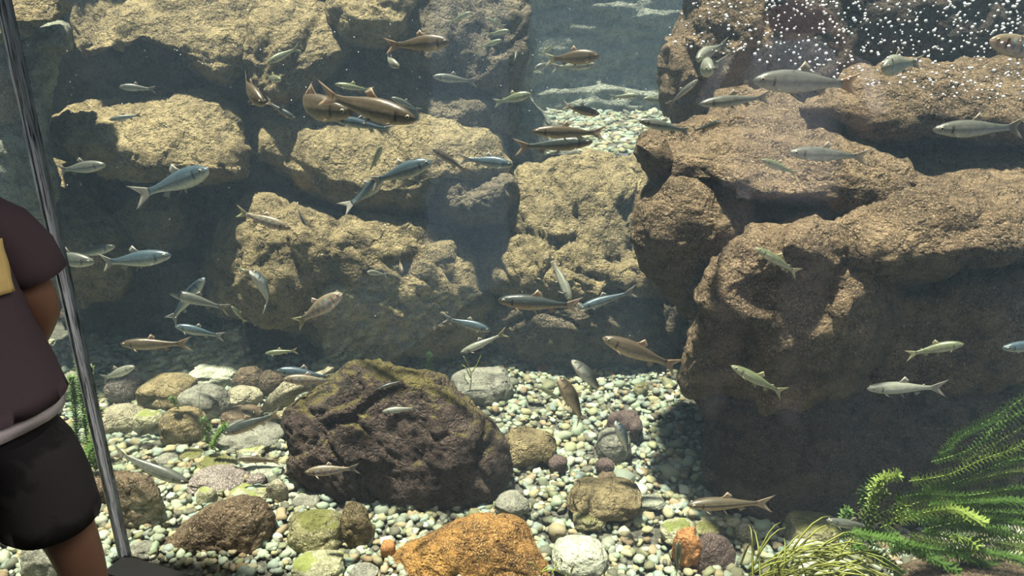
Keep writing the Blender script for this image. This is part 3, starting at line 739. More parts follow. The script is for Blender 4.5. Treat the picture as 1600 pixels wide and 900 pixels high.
def make_fish(label, kind, hx, hy, tx, ty, D, dd=0.0, bend=0.0, hs=1.0, tailmat=None, group=None, name='river_fish', roll=0.0, fan=1.0):
    NOFISH[0] += 1; r_ = random.Random(NOFISH[0] * 31)
    bm_, fm, tm, kh, adip = FK[kind]
    if tailmat: tm = FK[tailmat][1]
    tm = tm or fm
    Hd = at(hx, hy, D); Tl = at(tx, ty, D + dd)
    L = (Hd - Tl).length
    fwd = (Hd - Tl).normalized()
    up = Vector((0, 0, 1)); up = (up - fwd * up.dot(fwd))
    if up.length < .25: up = Vector((0, -.4, .3)) - fwd * Vector((0, -.4, .3)).dot(fwd)
    up.normalize(); side = up.cross(fwd).normalized()      # local y (left of the fish)
    if roll: 
        q = Matrix.Rotation(roll, 3, fwd); up = q @ up; side = q @ side
    root = empty(name); tag(root, label, 'fish', group or 'fish swimming in the tank')
    R = Matrix((fwd, side, up)).transposed().to_4x4(); R.translation = (Hd + Tl) / 2
    root.matrix_world = R
    # spine from nose (+x) to tail, bent sideways; straight chord keeps nose and tail where they belong
    ns = 26; S = np.linspace(0, 1, ns); BL = .80
    ang = bend * (S ** 1.3) ; dx = np.cos(ang); dy = np.sin(ang)
    X = np.concatenate([[0], np.cumsum((dx[:-1] + dx[1:]) / 2)]) / (ns - 1) * BL; Yy = np.concatenate([[0], np.cumsum((dy[:-1] + dy[1:]) / 2)]) / (ns - 1) * BL
    tdir = np.array([math.cos(bend * 1.12), math.sin(bend * 1.12)])
    endp = np.array([X[-1], Yy[-1]]) + tdir * .17
    # rotate so that the chord lies along x, scale to length L
    ca = math.atan2(endp[1], endp[0]); cl = math.hypot(*endp); sc = L / cl
    c_, s_ = math.cos(-ca), math.sin(-ca)
    def sp(x, y): return np.array([-(c_ * x - s_ * y), (s_ * x + c_ * y)]) * sc + np.array([L / 2, 0])
    ctr = np.array([sp(a, b) for a, b in zip(X, Yy)])
    tan = np.gradient(ctr, axis=0); tan /= np.linalg.norm(tan, axis=1)[:, None]; nor = np.stack([-tan[:, 1], tan[:, 0]], 1)
    hh = prof(PH, S) * kh * hs * sc; ww = prof(PW, S) * (.6 + .4 * hs) * sc; nr = 14
    V, CO, Fc = [], [], []
    for i in range(ns):
        for k in range(nr):
            t = 2 * math.pi * k / nr; z = math.sin(t); yv = math.cos(t)
            zz = z * hh[i] * (1.0 if z > 0 else 1.04) + hh[i] * (.02 - .22 * max(0, .12 - S[i]) / .12)
            p = ctr[i] + nor[i] * (np.sign(yv) * abs(yv) ** .85 * ww[i]); V.append((p[0], p[1], zz)); CO.append((S[i], .5 + .5 * z, 0))
    for i in range(ns - 1):
        for k in range(nr):
            j = (k + 1) % nr; Fc.append((i * nr + k, i * nr + j, (i + 1) * nr + j, (i + 1) * nr + k))
    Fc.append(tuple(range(nr - 1, -1, -1))); Fc.append(tuple((ns - 1) * nr + k for k in range(nr)))
    o = mesh_obj('body', V, Fc, bm_, root); fishco(o.data, CO); fix_normals(o.data)
    def fin(nm, base, tipv, mat, thick=.004):
        """base, tipv: matching rows of points; a tapering membrane with thickness between them"""
        n = len(base); Vv, Cc, Ff = [], [], []; B_ = [np.array(b, float) for b in base]; T_ = [np.array(t, float) for t in tipv]
        a1 = B_[-1] - B_[0]; a2 = T_[n // 2] - B_[n // 2]; nn = np.cross(a1, a2); nn /= (np.linalg.norm(nn) + 1e-9)
        rows = 4
        for sgn in (1, -1):
            for q in range(rows):
                f_ = q / (rows - 1)
                for b, t in zip(B_, T_):
                    Vv.append(b + (t - b) * f_ + nn * sgn * thick * sc * (1 - .8 * f_) * .5); Cc.append((f_, 0, 0))
        off = rows * n
        for q in range(rows - 1):
            for k in range(n - 1):
                a = q * n + k; Ff.append((a, a + 1, a + n + 1, a + n)); Ff.append((off + a, off + a + n, off + a + n + 1, off + a + 1))
        for k in range(n - 1):
            e = (rows - 1) * n + k; Ff.append((e, e + 1, off + e + 1, off + e)); Ff.append((k + 1, k, off + k, off + k + 1))
        for q in range(rows - 1):
            a = q * n; Ff.append((a, a + n, off + a + n, off + a)); a = q * n + n - 1; Ff.append((a + n, a, off + a, off + a + n))
        w = mesh_obj(nm, Vv, Ff, mat, root); fishco(w.data, Cc); return w
    def on(s, z, y=0):
        i = s * (ns - 1); i0 = int(min(i, ns - 2)); f_ = i - i0
        c = ctr[i0] * (1 - f_) + ctr[i0 + 1] * f_; n_ = nor[i0]; h = hh[i0] * (1 - f_) + hh[i0 + 1] * f_; w = ww[i0] * (1 - f_) + ww[i0 + 1] * f_
        return np.array([c[0] + n_[0] * w * y, c[1] + n_[1] * w * y, h * z]), np.array([tan[i0][0], tan[i0][1], 0]), np.array([n_[0], n_[1], 0])
    Z = np.array([0, 0, 1.0])
    # tail
    b0, tn, nv = on(1.0, 0); hr = hh[-1]; e2 = np.array([*( (sp(*(endp)) - ctr[-1]) / (.17 * sc)), 0])
    bs, ts = [], []
    for k in range(9):
        f_ = -1 + 2 * k / 8; bs.append(b0 - e2 * .015 * sc + Z * hr * f_ * .9)
        ln = (.085 + .105 * abs(f_) ** 1.2) * sc; ts.append(b0 + e2 * ln + Z * (f_ * .115 * sc * fan))
    fin('tail_fin', bs, ts, tm)
    def strip(nm, s0, s1, z, hgt, lean, mat, n=6, back=.5):
        bs, ts = [], []
        for k in range(n):
            f_ = k / (n - 1); p, t, _ = on(s0 + (s1 - s0) * f_, z * .93); bs.append(p)
            hk = hgt * ((.35 + .65 * (1 - (1 - min(1, f_ * 4)) ** 2)) * (1 - back * f_)) * sc
            ts.append(p + Z * math.copysign(hk, z) + t * lean * sc * (1 - .2 * f_))
        fin(nm, bs, ts, mat)
    strip('dorsal_fin', .45, .57, 1, .10 * (.7 + .3 * hs), .060, fm, back=.62)
    strip('anal_fin', .70, .80, -1, .072, .045, fm, back=.55)
    if adip: strip('adipose_fin', .82, .86, 1, .022, .03, fm, n=4, back=.2)
    for sg in (1, -1):
        for nm, s0, s1, z0, ln, out, dn in (('pectoral_fin', .215, .245, -.62, .10, .060, .040), ('pelvic_fin', .50, .535, -.88, .070, .025, .055)):
            bs, ts = [], []; spread = r_.uniform(.7, 1.3)
            for k in range(5):
                f_ = k / 4; p, t, nvv = on(s0 + (s1 - s0) * f_, z0, sg * (.72 if nm[2] == 'c' else .35)); bs.append(p)
                q = ln * (1 - .45 * f_) * sc; ts.append(p + t * q * .85 + nvv * sg * out * sc * spread * (1 - .4 * f_) - Z * dn * sc * (1 - .2 * f_))
            fin(nm, bs, ts, fm, .003)
        p, t, nvv = on(.078, .24, sg * .93); rr = .020 * sc * (.85 if kind in ('green', 'silver') else 1)
        e = mesh_obj('eye', None, None, parent=root, data=EYE_ME); e.scale = (rr, rr * .55, rr); e.location = p
        e.rotation_euler = (0, 0, math.atan2(nvv[1], nvv[0]) - math.pi / 2)
    return root
EYE_ME = bpy.data.meshes.new('eye'); EYE_ME.from_pydata(ICO1[0].tolist(), [], ICO1[1]); EYE_ME.materials.append(M_EYE)
EYE_ME.polygons.foreach_set('use_smooth', [True] * len(EYE_ME.polygons))

FISH = [
 # label, kind, nose x,y, tail x,y, distance, tail further away by, bend, height
 ('small grey fish alone over the dark hollow at upper left', 'grey', 186, 135, 243, 140, 2.45, .02, .1, 1.0),
 ('small grey fish nosing down above the broad pale boulder at left', 'grey', 170, 187, 223, 179, 2.45, .03, -.3, .85),
 ('tan-grey fish swimming right just beside the glass seam', 'grey', 165, 257, 90, 266, 2.35, .04, .2, .95),
 ('large silver-blue fish rising to the right in the left recess', 'blue', 325, 265, 208, 308, 2.25, .10, -.45, .9),
 ('blue-grey fish swimming right beside the person, in front of its neighbours', 'blue', 267, 398, 158, 410, 2.2, .06, .25, .9),
 ('grey fish half hidden by the arm of the person', 'grey', 147, 409, 60, 398, 2.15, .05, .1, 1.05),
 ('pale-headed fish turning behind the two fish beside the person', 'grey', 180, 384, 122, 397, 2.5, .05, .7, .9),
 ('brown fish heading straight towards the glass at upper left of centre', 'brown', 413, 162, 384, 122, 2.0, .16, .35, 1.05),
 ('olive fish with spread fins diving left at the upper left of centre', 'green', 418, 98, 468, 74, 2.5, .05, .3, 1.2),
 ('tiny pale green fish below the olive diving fish', 'green', 439, 124, 419, 121, 2.6, .10, .3, 1.2),
 ('dark blue-green fish diving behind the brown head-on fish', 'dark', 463, 186, 416, 157, 2.5, .03, .3, .85),
 ('largest brown fish at the upper centre with a tall tail', 'brown', 650, 187, 498, 146, 1.75, .10, .15, .88),
 ('brown fish curled behind the largest brown fish', 'brown', 549, 176, 488, 148, 1.90, .22, 1.2, .95),
 ('slender blue-grey fish under the largest brown fish', 'blue', 518, 184, 616, 205, 1.95, .04, .2, .75),
 ('slim green fish above the largest brown fish', 'green', 523, 131, 584, 142, 2.5, .02, -.1, .95),
 ('slim olive fish right of the largest brown fish', 'grey', 612, 152, 657, 174, 2.5, .02, .1, .95),
 ('stout brown fish with an orange tail at top centre', 'brown', 703, 65, 602, 72, 1.9, .04, -.15, 1.0),
 ('tiny blue-white fish under the orange-tailed brown fish', 'silver', 624, 104, 606, 88, 1.9, .07, .6, 1.6),
 ('slender grey fish swimming left above the broad central boulder', 'grey', 676, 119, 745, 128, 2.5, .02, .1, .9),
 ('small pale green fish rising to the right at top centre', 'green', 735, 19, 700, 37, 2.8, .02, 0, 1.1),
 ('faint green fish, upper one of the pair left of the pool', 'green', 796, 47, 758, 55, 2.9, .02, 0, 1.0),
 ('pale green fish, lower one of the pair left of the pool', 'green', 784, 62, 745, 76, 2.7, .02, 0, 1.05),
 ('faint olive fish above the pair left of the pool', 'green', 758, 28, 790, 42, 3.0, .02, .1, 1.0),
 ('green-grey fish swimming right at the left edge of the pool', 'green', 830, 146, 772, 161, 2.6, .03, .2, 1.35),
 ('brown fish with a yellow tail in front of the blue pool wall', 'brown', 937, 87, 852, 93, 2.2, .05, .2, 1.1),
 ('pale fish half hidden under the yellow-tailed brown fish', 'silver', 930, 100, 862, 106, 2.4, .03, .1, 1.3),
 ('small faint green fish above the yellow-tailed brown fish', 'green', 862, 71, 843, 88, 2.9, .02, 0, 1.0),
 ('tiny pale fish facing away by the pool edge', 'green', 806, 80, 802, 96, 2.9, -.05, .4, 1.2),
 ('dull grey fish behind the tail of the yellow-tailed brown fish', 'grey', 834, 108, 868, 96, 3.0, .02, .1, 1.3),
 ('pale yellow-tailed fish swimming right in the pool', 'green', 998, 149, 953, 152, 3.0, .02, 0, 1.15),
 ('pale green fish swimming left in the pool near the right pillar', 'green', 1005, 154, 1046, 158, 3.0, .02, .1, 1.25),
 ('grey fish climbing along the edge of the right pillar', 'grey', 1090, 124, 1042, 166, 2.25, .02, .2, .75),
 ('pale grey fish coming forward beside the right pillar, tail raised', 'silver', 1090, 93, 1137, 69, 1.7, .10, .4, 1.35),
 ('round pale fish seen head-on beside the right pillar', 'silver', 1112, 109, 1137, 99, 1.65, .16, .9, 1.35),
 ('very large grey fish with an orange-edged tail at upper right', 'grey', 1177, 125, 1346, 132, 1.36, .03, .1, .92),
 ('grey-green fish swimming left over the right ledge with blurred tail', 'grey', 1093, 162, 1206, 151, 1.55, .03, -.1, .72),
 ('slim grey fish swimming left at the left end of the right ledge', 'grey', 998, 188, 1080, 206, 1.7, .02, -.25, .85),
 ('dark arched fish over the right ledge', 'dark', 1124, 191, 1074, 206, 1.6, .05, -1.9, .7),
 ('brown striped fish turning away in front of the pool', 'stripe', 937, 178, 880, 164, 2.2, .06, .5, 1.1),
 ('pinkish-headed grey fish, upper one of the pair over the pool edge', 'brown', 831, 205, 947, 208, 1.85, .03, -.1, .72),
 ('olive fish with an orange tail, lower one of the pair over the pool edge', 'dark', 926, 221, 804, 230, 1.9, .03, .2, .85),
 ('deep-bodied pale fish at the upper right under the bubbles', 'silver', 1380, 105, 1442, 97, 1.4, .06, .5, 1.9),
 ('silver-pink fish entering at the right edge among the bubbles', 'pink', 1547, 62, 1668, 92, 1.25, .03, .1, .85),
 ('large grey fish swimming left near the right edge', 'grey', 1458, 202, 1600, 198, 1.4, .03, -.15, .8),
 ('grey striped fish in the middle of the right bank', 'grey', 1233, 238, 1360, 246, 1.4, .02, .1, .78),
 ('small faint green fish under the grey striped fish on the right', 'green', 1190, 249, 1248, 273, 1.55, .02, .1, .95),
 ('slim green fish heading up left over the front lobe of the right bank', 'green', 1181, 387, 1248, 428, 1.4, .02, -.25, .9),
 ('bright silver fish swimming left before the dark base block', 'silver', 1355, 607, 1478, 606, 1.42, .01, .05, .95),
 ('dusky green fish swimming right before the dark slanting rock', 'green', 1506, 537, 1416, 556, 1.5, .02, -.3, 1.15),
 ('blue fish head entering at the right edge', 'blue', 1566, 544, 1662, 538, 1.4, .01, .1, .85),
 ('olive fish heading up left before the dark base block', 'green', 1143, 571, 1226, 615, 1.45, .02, -.3, .85),
 ('striped tan-bellied fish swimming left at the foot of the base block', 'stripe', 1074, 789, 1207, 787, 1.5, .02, .1, .82),
 ('grey fish beside the mossy round boulder at lower right', 'grey', 1291, 812, 1374, 824, 1.5, .02, -.2, .72),
 ('bronze fish with a red-orange tail right of centre', 'brown', 942, 527, 1061, 574, 1.85, .02, -.15, .82),
 ('grey fish curving down above the bright gravel', 'grey', 894, 562, 936, 609, 1.9, .04, -1.0, 1.15),
 ('grey fish with a drooping tan tail above the bright gravel', 'brown', 872, 588, 909, 660, 1.75, .05, -.5, .9),
 ('small blue fish diving over the grey-green oblong boulder', 'blue', 962, 658, 982, 712, 1.7, .04, -.3, 1.0),
 ('faint green fish low over the gravel right of centre', 'green', 842, 604, 882, 628, 2.1, .02, .1, .8),
 ('long dark fish swimming left at the centre right', 'dark', 778, 468, 908, 478, 1.8, .02, -.1, .92),
 ('white-grey fish diving towards the long dark fish', 'silver', 892, 471, 853, 396, 1.95, .08, -.3, 1.15),
 ('dark blue fish swimming left behind the long dark fish', 'blue', 904, 482, 994, 455, 2.1, .02, .15, .75),
 ('blue-grey fish with a coppery belly at the centre', 'blue', 766, 516, 692, 497, 2.1, .02, -.15, .95),
 ('pale yellow-tailed fish nosing down at the centre', 'silver', 719, 551, 792, 519, 2.0, .02, -.1, .9),
 ('pink barred fish rising to the right left of centre', 'pink', 534, 458, 462, 506, 1.85, .02, .2, 1.0),
 ('small green fish in the dark above the mossy boulder, left side', 'green', 414, 552, 465, 548, 2.3, .01, .1, .95),
 ('long blue-grey fish resting behind the pink translucent one', 'blue', 429, 578, 525, 592, 2.1, .02, .1, .9),
 ('pinkish translucent fish left of the mossy boulder', 'pink', 442, 592, 526, 596, 1.98, .02, .05, .8),
 ('pale olive fish in front of the dark mossy boulder', 'silver', 597, 643, 655, 638, 1.6, .01, .15, 1.1),
 ('colourful barred fish with pink belly before the mossy boulder', 'pink', 476, 738, 561, 732, 1.58, .01, .1, .82),
 ('dark olive fish low over the left stones', 'dark', 349, 678, 440, 646, 2.0, .02, .15, 1.0),
 ('dim brown fish just above the gravel left of the mossy boulder', 'brown', 368, 716, 440, 722, 1.9, .02, .1, .75),
 ('grey fish with tawny fins swimming left above the left cobbles', 'brown', 188, 537, 298, 537, 2.1, .02, -.1, .75),
 ('grey fish swimming left, uppermost of the trio left of centre', 'grey', 265, 457, 358, 484, 2.2, .02, .1, .9),
 ('blue fish rising behind the uppermost of the trio', 'blue', 319, 434, 266, 503, 2.35, .03, .15, .85),
 ('grey fish swimming left, lowest of the trio left of centre', 'blue', 274, 509, 350, 526, 2.25, .02, -.1, 1.0),
 ('small green fish below the blue diving fish at left of centre', 'green', 362, 478, 384, 505, 2.4, .02, 0, .95),
 ('pale fish hovering over the green gravel at left', 'silver', 210, 572, 160, 592, 2.2, .04, .3, 1.15),
 ('large silver fish darting down to the right over the left gravel', 'grey', 295, 754, 174, 702, 1.72, .03, .15, .82),
 ('blue fish curving down in front of the lower central boulder', 'blue', 390, 423, 411, 486, 2.1, .08, -.9, 1.1),
 ('pink-brown fish with a yellow tail left of centre', 'pink', 454, 357, 370, 330, 1.95, .02, .1, .8),
 ('tiny dark barred fish right of the pink-brown fish', 'dark', 477, 352, 464, 322, 2.45, .02, .2, .8),
 ('small green fish pointing up over the broad central boulder', 'green', 596, 227, 574, 272, 2.2, .02, -.4, 1.0),
 ('blue fish bending downwards below the broad central boulder', 'blue', 594, 278, 534, 327, 1.95, .05, -1.3, .95),
 ('large blue-grey fish with a dark side stripe at the centre', 'blue', 674, 252, 578, 286, 1.9, .03, .1, 1.15),
 ('brown-grey fish heading up left over the broad central boulder', 'brown', 675, 231, 732, 270, 1.95, .02, -.1, .75),
 ('pale blue fish swimming right over the broad central boulder', 'blue', 801, 257, 716, 248, 1.95, .02, -.15, 1.0),
 ('small tan fish turning in the dark hollow at the centre', 'silver', 574, 425, 606, 430, 2.1, .05, .6, 1.3),
 ('tiny pinkish fish head-on beside the small tan turning fish', 'pink', 629, 424, 625, 408, 2.1, .08, .2, 1.1),
 ('small grey-green fish pointing up beside the rust-orange stone', 'green', 1060, 846, 1056, 905, 1.42, .01, .1, .6),
 ('small green fish behind the blue curving fish at left of centre', 'green', 384, 424, 366, 416, 2.5, .02, 0, 1.1),
 ('small dark fish lying on the mossy boulder top', 'dark', 590, 608, 634, 594, 1.86, .02, .2, .7),
]
TAILS = {'large silver-blue': 'silver', 'stout brown': 'brown', 'very large grey': 'brown', 'olive fish with an orange': 'brown', 'pale yellow-tailed': 'green',
         'brown fish with a yellow': 'green', 'pink-brown': 'green', 'long dark': 'stripe', 'pinkish translucent': 'green', 'colourful': 'grey', 'pink barred': 'green'}
for a in FISH:
    tmk = next((v for k, v in TAILS.items() if a[0].startswith(k)), None)
    make_fish(*a[:9], hs=a[9], tailmat=tmk)
# ------------------------------------------------------------------ water plants
def leaf_mat(name, c0, c1, trans=.3):
    m = NT(name); n = m.noise(m.pos(), 35, 3, .6); col = m.mix(n, c0, c1); m.set(col, .45, .4)
    t = m.new('ShaderNodeBsdfTranslucent'); m.l(col, t.inputs[0]); mx = m.new('ShaderNodeMixShader'); mx.inputs[0].default_value = trans
    m.l(m.b.outputs[0], mx.inputs[1]); m.l(t.outputs[0], mx.inputs[2]); m.l(mx.outputs[0], m.out.inputs['Surface']); return m.m
L_GREEN = leaf_mat('waterweed_leaf', (.045, .105, .022), (.16, .28, .065))
L_LIGHT = leaf_mat('young_waterweed_leaf', (.15, .24, .045), (.34, .43, .11))
L_DULL = leaf_mat('old_waterweed_leaf', (.05, .075, .02), (.17, .22, .07))
L_STEM = leaf_mat('waterweed_stem', (.09, .15, .03), (.18, .25, .06), .1)
L_GRASS = leaf_mat('water_grass_blade', (.16, .20, .03), (.46, .48, .12), .3)
prg = random.Random(77)
def poly_tube(pts, rads, n=6):
    P = [Vector(p) for p in pts]; V, Fc = [], []
    for i, p in enumerate(P):
        t = (P[min(i + 1, len(P) - 1)] - P[max(i - 1, 0)]).normalized(); a = t.orthogonal().normalized(); b = t.cross(a)
        for k in range(n):
            w = 2 * math.pi * k / n; V.append(p + (a * math.cos(w) + b * math.sin(w)) * rads[i])
    for i in range(len(P) - 1):
        for k in range(n):
            j = (k + 1) % n; Fc.append((i * n + k, i * n + j, (i + 1) * n + j, (i + 1) * n + k))
    Fc.append(tuple(range(n))[::-1]); Fc.append(tuple((len(P) - 1) * n + k for k in range(n)))
    return V, Fc
def curve_pts(ctrl, n):
    P = [Vector(c) for c in ctrl]; out = []
    seg = len(P) - 1
    for k in range(n):
        f_ = k / (n - 1) * seg; i = min(int(f_), seg - 1); t = f_ - i
        p0, p1, p2, p3 = P[max(i - 1, 0)], P[i], P[i + 1], P[min(i + 2, seg)]
        out.append(.5 * ((2 * p1) + (p2 - p0) * t + (2 * p0 - 5 * p1 + 4 * p2 - p3) * t * t + (3 * p1 - p0 - 3 * p2 + p3) * t ** 3))
    return out
def weed(label, ctrl, mat, leaf=.020, step=.0080, per=6, name='waterweed_strand', group='waterweed strands at the lower right', width=.0056):
    """one stem with whorls of narrow backward-curving leaves; ctrl runs from root to tip"""
    Ln = sum((Vector(ctrl[i + 1]) - Vector(ctrl[i])).length for i in range(len(ctrl) - 1)); n = max(6, int(Ln / step))
    pts = curve_pts(ctrl, n); base = Vector(ctrl[0]); root = empty(name, base); tag(root, label, 'aquatic plant', group)
    v, f = poly_tube([p - base for p in pts], [.0016 * (1 - .4 * i / n) for i in range(n)], 5); mesh_obj('stem', v, f, L_STEM, root)
    V, Fc = [], []
    for i in range(1, n):
        t = (pts[min(i + 1, n - 1)] - pts[i - 1]).normalized(); a = t.orthogonal().normalized(); b = t.cross(a); ph = prg.uniform(0, 6.28)
        near_tip = i / n; fold = .25 + .9 * max(0, near_tip - .8) * 4
        for k in range(per):
            w = ph + 2 * math.pi * k / per; d = a * math.cos(w) + b * math.sin(w); s = t.cross(d)
            ll = leaf * prg.uniform(.75, 1.15) * (1 - .35 * max(0, near_tip - .85) / .15); wd = width * .5
            q = pts[i] - base; o = len(V)
            for m_, (fo, fu, fw) in enumerate(((0, 0, .7), (.40, .10 + fold * .25, 1.0), (.75, .18 + fold * .45, .75), (.98, .06 + fold * .5, .05))):
                c = q + d * (ll * fo) + t * (ll * fu) ; V += [c - s * wd * fw, c + s * wd * fw]
            Fc += [(o, o + 1, o + 3, o + 2), (o + 2, o + 3, o + 5, o + 4), (o + 4, o + 5, o + 7, o + 6)]
    fo = mesh_obj('leaves', V, Fc, mat, root); fo['kind'] = 'stuff'
    return root
def wpx(pl, Y, dy=0.0): return [tuple(at(x, y, Y + dy * i)) for i, (x, y) in enumerate(pl)]
WEEDS = [
 ('topmost waterweed strand slanting up to the right edge', [(1470, 715), (1500, 682), (1560, 648), (1645, 590)], 1.60, L_GREEN),
 ('second waterweed strand from the top at the right edge', [(1455, 722), (1520, 700), (1580, 652), (1645, 622)], 1.54, L_GREEN),
 ('bright waterweed strand rising past the middle of the clump', [(1420, 752), (1480, 742), (1540, 716), (1600, 694), (1645, 660)], 1.45, L_LIGHT),
 ('waterweed strand just below the bright rising one', [(1440, 765), (1500, 752), (1570, 722), (1645, 712)], 1.54, L_GREEN),
 ('long level waterweed strand through the middle of the clump', [(1395, 780), (1440, 772), (1510, 774), (1580, 764), (1645, 762)], 1.42, L_GREEN),
 ('level waterweed strand at the right edge under the long one', [(1450, 790), (1520, 785), (1580, 783), (1645, 790)], 1.46, L_GREEN),
 ('yellow-green waterweed strand ending in a pale tip', [(1400, 815), (1440, 802), (1490, 796), (1535, 815)], 1.36, L_LIGHT),
 ('dull waterweed strand behind the yellow-green one', [(1390, 800), (1450, 782), (1500, 786), (1540, 776)], 1.50, L_DULL),
 ('waterweed strand curving level to the right edge below the middle', [(1450, 826), (1520, 812), (1580, 815), (1645, 826)], 1.42, L_GREEN),
 ('waterweed strand sagging at the right edge near the bottom', [(1440, 830), (1510, 842), (1570, 836), (1645, 852)], 1.42, L_GREEN),
 ('lowest long waterweed strand at the right edge', [(1410, 848), (1460, 858), (1530, 862), (1590, 872), (1645, 886)], 1.38, L_GREEN),
 ('waterweed strand dropping to a bright tip at the bottom', [(1330, 832), (1400, 846), (1445, 866), (1494, 890)], 1.36, L_GREEN),
 ('short waterweed strand left of the dropping one', [(1310, 838), (1350, 832), (1400, 838)], 1.46, L_GREEN),
 ('low waterweed strand under the dropping one', [(1330, 850), (1370, 868), (1405, 895)], 1.42, L_GREEN),
 ('bushy waterweed tuft at the top left of the clump', [(1362, 800), (1366, 768), (1380, 748), (1402, 742)], 1.50, L_LIGHT),
 ('outer left waterweed shoot beside the tuft', [(1360, 805), (1350, 785), (1352, 765), (1366, 748)], 1.54, L_GREEN),
 ('small waterweed shoot in the middle of the clump', [(1375, 825), (1398, 812), (1410, 790)], 1.40, L_LIGHT),
 ('dull short waterweed shoot at the root of the clump', [(1350, 825), (1380, 800), (1420, 792)], 1.46, L_DULL),
 ('dull waterweed shoot near the left root of the clump', [(1345, 815), (1362, 792), (1384, 772)], 1.47, L_DULL),
 ('small dark waterweed shoot behind the grey fish', [(1330, 822), (1318, 808), (1326, 798)], 1.58, L_GREEN),
 ('waterweed strand behind the topmost one at the right edge', [(1500, 725), (1560, 690), (1645, 640)], 1.66, L_DULL),
 ('dull strand behind the long level waterweed strand', [(1450, 765), (1520, 750), (1580, 738), (1645, 735)], 1.60, L_DULL),
 ('waterweed strand filling the lower right behind the others', [(1420, 835), (1480, 850), (1560, 848), (1645, 870)], 1.50, L_DULL),
 ('waterweed strand between the middle strands at the right', [(1470, 812), (1530, 800), (1590, 802), (1645, 810)], 1.52, L_GREEN),
 ('short bright waterweed shoot below the yellow-green strand', [(1480, 842), (1505, 838), (1525, 852)], 1.36, L_LIGHT),
 ('dark waterweed strand low behind the dropping one', [(1390, 862), (1440, 850), (1500, 868), (1570, 890)], 1.48, L_GREEN),
 ('waterweed strand filling the gap in the clump middle', [(1400, 795), (1450, 812), (1510, 822), (1570, 828)], 1.50, L_GREEN),
]
for lb, pl, Y, m_ in WEEDS: weed(lb, wpx(pl, Y, prg.uniform(-.02, .02)), m_)
for k, (lb, pl, Y) in enumerate([
 ('tall waterweed strand right behind the glass seam', [(150, 735), (146, 660), (140, 575)], 1.98), ('waterweed strand beside the shirt hem of the person', [(142, 725), (132, 650), (122, 560)], 2.06),
 ('short waterweed strand between seam and shorts', [(150, 725), (150, 680), (138, 640)], 1.92), ('bent waterweed strand beside the shorts', [(132, 725), (146, 680), (156, 640)], 2.0),
 ('waterweed strand half behind the shorts of the person', [(124, 725), (118, 650), (112, 590)], 2.1), ('low waterweed strand behind the left pane', [(136, 735), (140, 705), (152, 690)], 1.9)]):
    weed(lb, wpx(pl, Y), L_GREEN if k % 3 else L_DULL, group='waterweed strands behind the left pane')
for lb, pl, Y in [('small waterweed sprig beside the smooth grey cobble', [(330, 700), (340, 680), (352, 664)], 2.05), ('second small waterweed sprig among the left cobbles', [(322, 690), (326, 672), (318, 655)], 2.08),
                  ('tiny waterweed tuft on the dark rock behind the mossy boulder', [(668, 580), (672, 566), (670, 552)], 2.6), ('tiny green sprig between golden and grey cobbles', [(280, 640), (272, 630), (268, 622)], 2.2)]:
    weed(lb, wpx(pl, Y), L_GREEN, leaf=.015, step=.005, group='small waterweed sprigs')
# bare stems
def twig(label, chains, rad=.0025, mat=None):
    base = Vector(chains[0][0]); root = empty('bare_plant_stem', base); tag(root, label, 'aquatic plant')
    for ch in chains:
        p = curve_pts(ch, 10); v, f = poly_tube([q - base for q in p], [rad * (1 - .06 * i) for i in range(10)], 6); mesh_obj('stem', v, f, mat or L_GRASS, root)
twig('pale forked plant stem above the wide flat grey cobble', [wpx([(733, 618), (736, 585), (724, 556)], 2.45), wpx([(737, 582), (745, 570), (751, 556)], 2.45), wpx([(735, 590), (728, 575), (722, 570)], 2.45), wpx([(732, 600), (726, 590), (725, 582)], 2.45)])
twig('white thin stem in front of the smooth grey cobble', [wpx([(312, 648), (311, 625), (315, 600)], 2.08), wpx([(312, 640), (317, 630), (319, 626)], 2.08)], .002, leaf_mat('white_stem', (.55, .56, .45), (.75, .75, .6)))
# grass-like plants at the bottom: every blade its own part
def grass(label, bx_, by_, n, spread, lean, length, Y):
    b = at(bx_, by_, Y); root = empty('water_grass_clump', b); tag(root, label, 'aquatic plant', 'grass-like water plants')
    for k in range(n):
        a = prg.uniform(-1, 1); ln = length * prg.uniform(.6, 1.1); o0 = Vector((prg.uniform(-.05, .05), prg.uniform(-.05, .05), prg.uniform(-.01, .01)))
        dx = lean[0] + a * spread; up = lean[1] + prg.uniform(-.25, .35)
        d = Vector((dx, prg.uniform(-.6, .35), up)).normalized()
        P_ = [o0 + d * ln * t + Vector((0, 0, -.35 * ln * t * t)) + Vector((0, 0, .1 * ln * math.sin(t * 3))) for t in (0, .25, .5, .75, 1)]
        V, Fc = [], []; wv = .0026
        s = d.cross(Vector((0, -.6, .8))).normalized()
        for i, p in enumerate(P_):
            w = wv * (1, .95, .8, .55, .08)[i]; V += [p - s * w, p + s * w + Vector((0, 0, .0004)), p + Vector((0, 0, .0012))]
        for i in range(4):
            o = i * 3; Fc += [(o, o + 2, o + 5, o + 3), (o + 2, o + 1, o + 4, o + 5), (o + 1, o, o + 3, o + 4)]
        mesh_obj('blade', V, Fc, L_GRASS, root)
grass('yellow-green grass clump at the bottom left of the waterweed', 1195, 905, 44, .55, (.55, .55), .17, 1.43)
grass('grass clump trailing right under the waterweed', 1265, 880, 40, .5, (.9, .30), .21, 1.42)
grass('low grass clump in front of the pale slab', 1245, 925, 40, .7, (.5, .6), .15, 1.38)
grass('small green algae tuft beside the orange-brown boulder', 868, 905, 14, .8, (.2, .7), .05, 1.52)

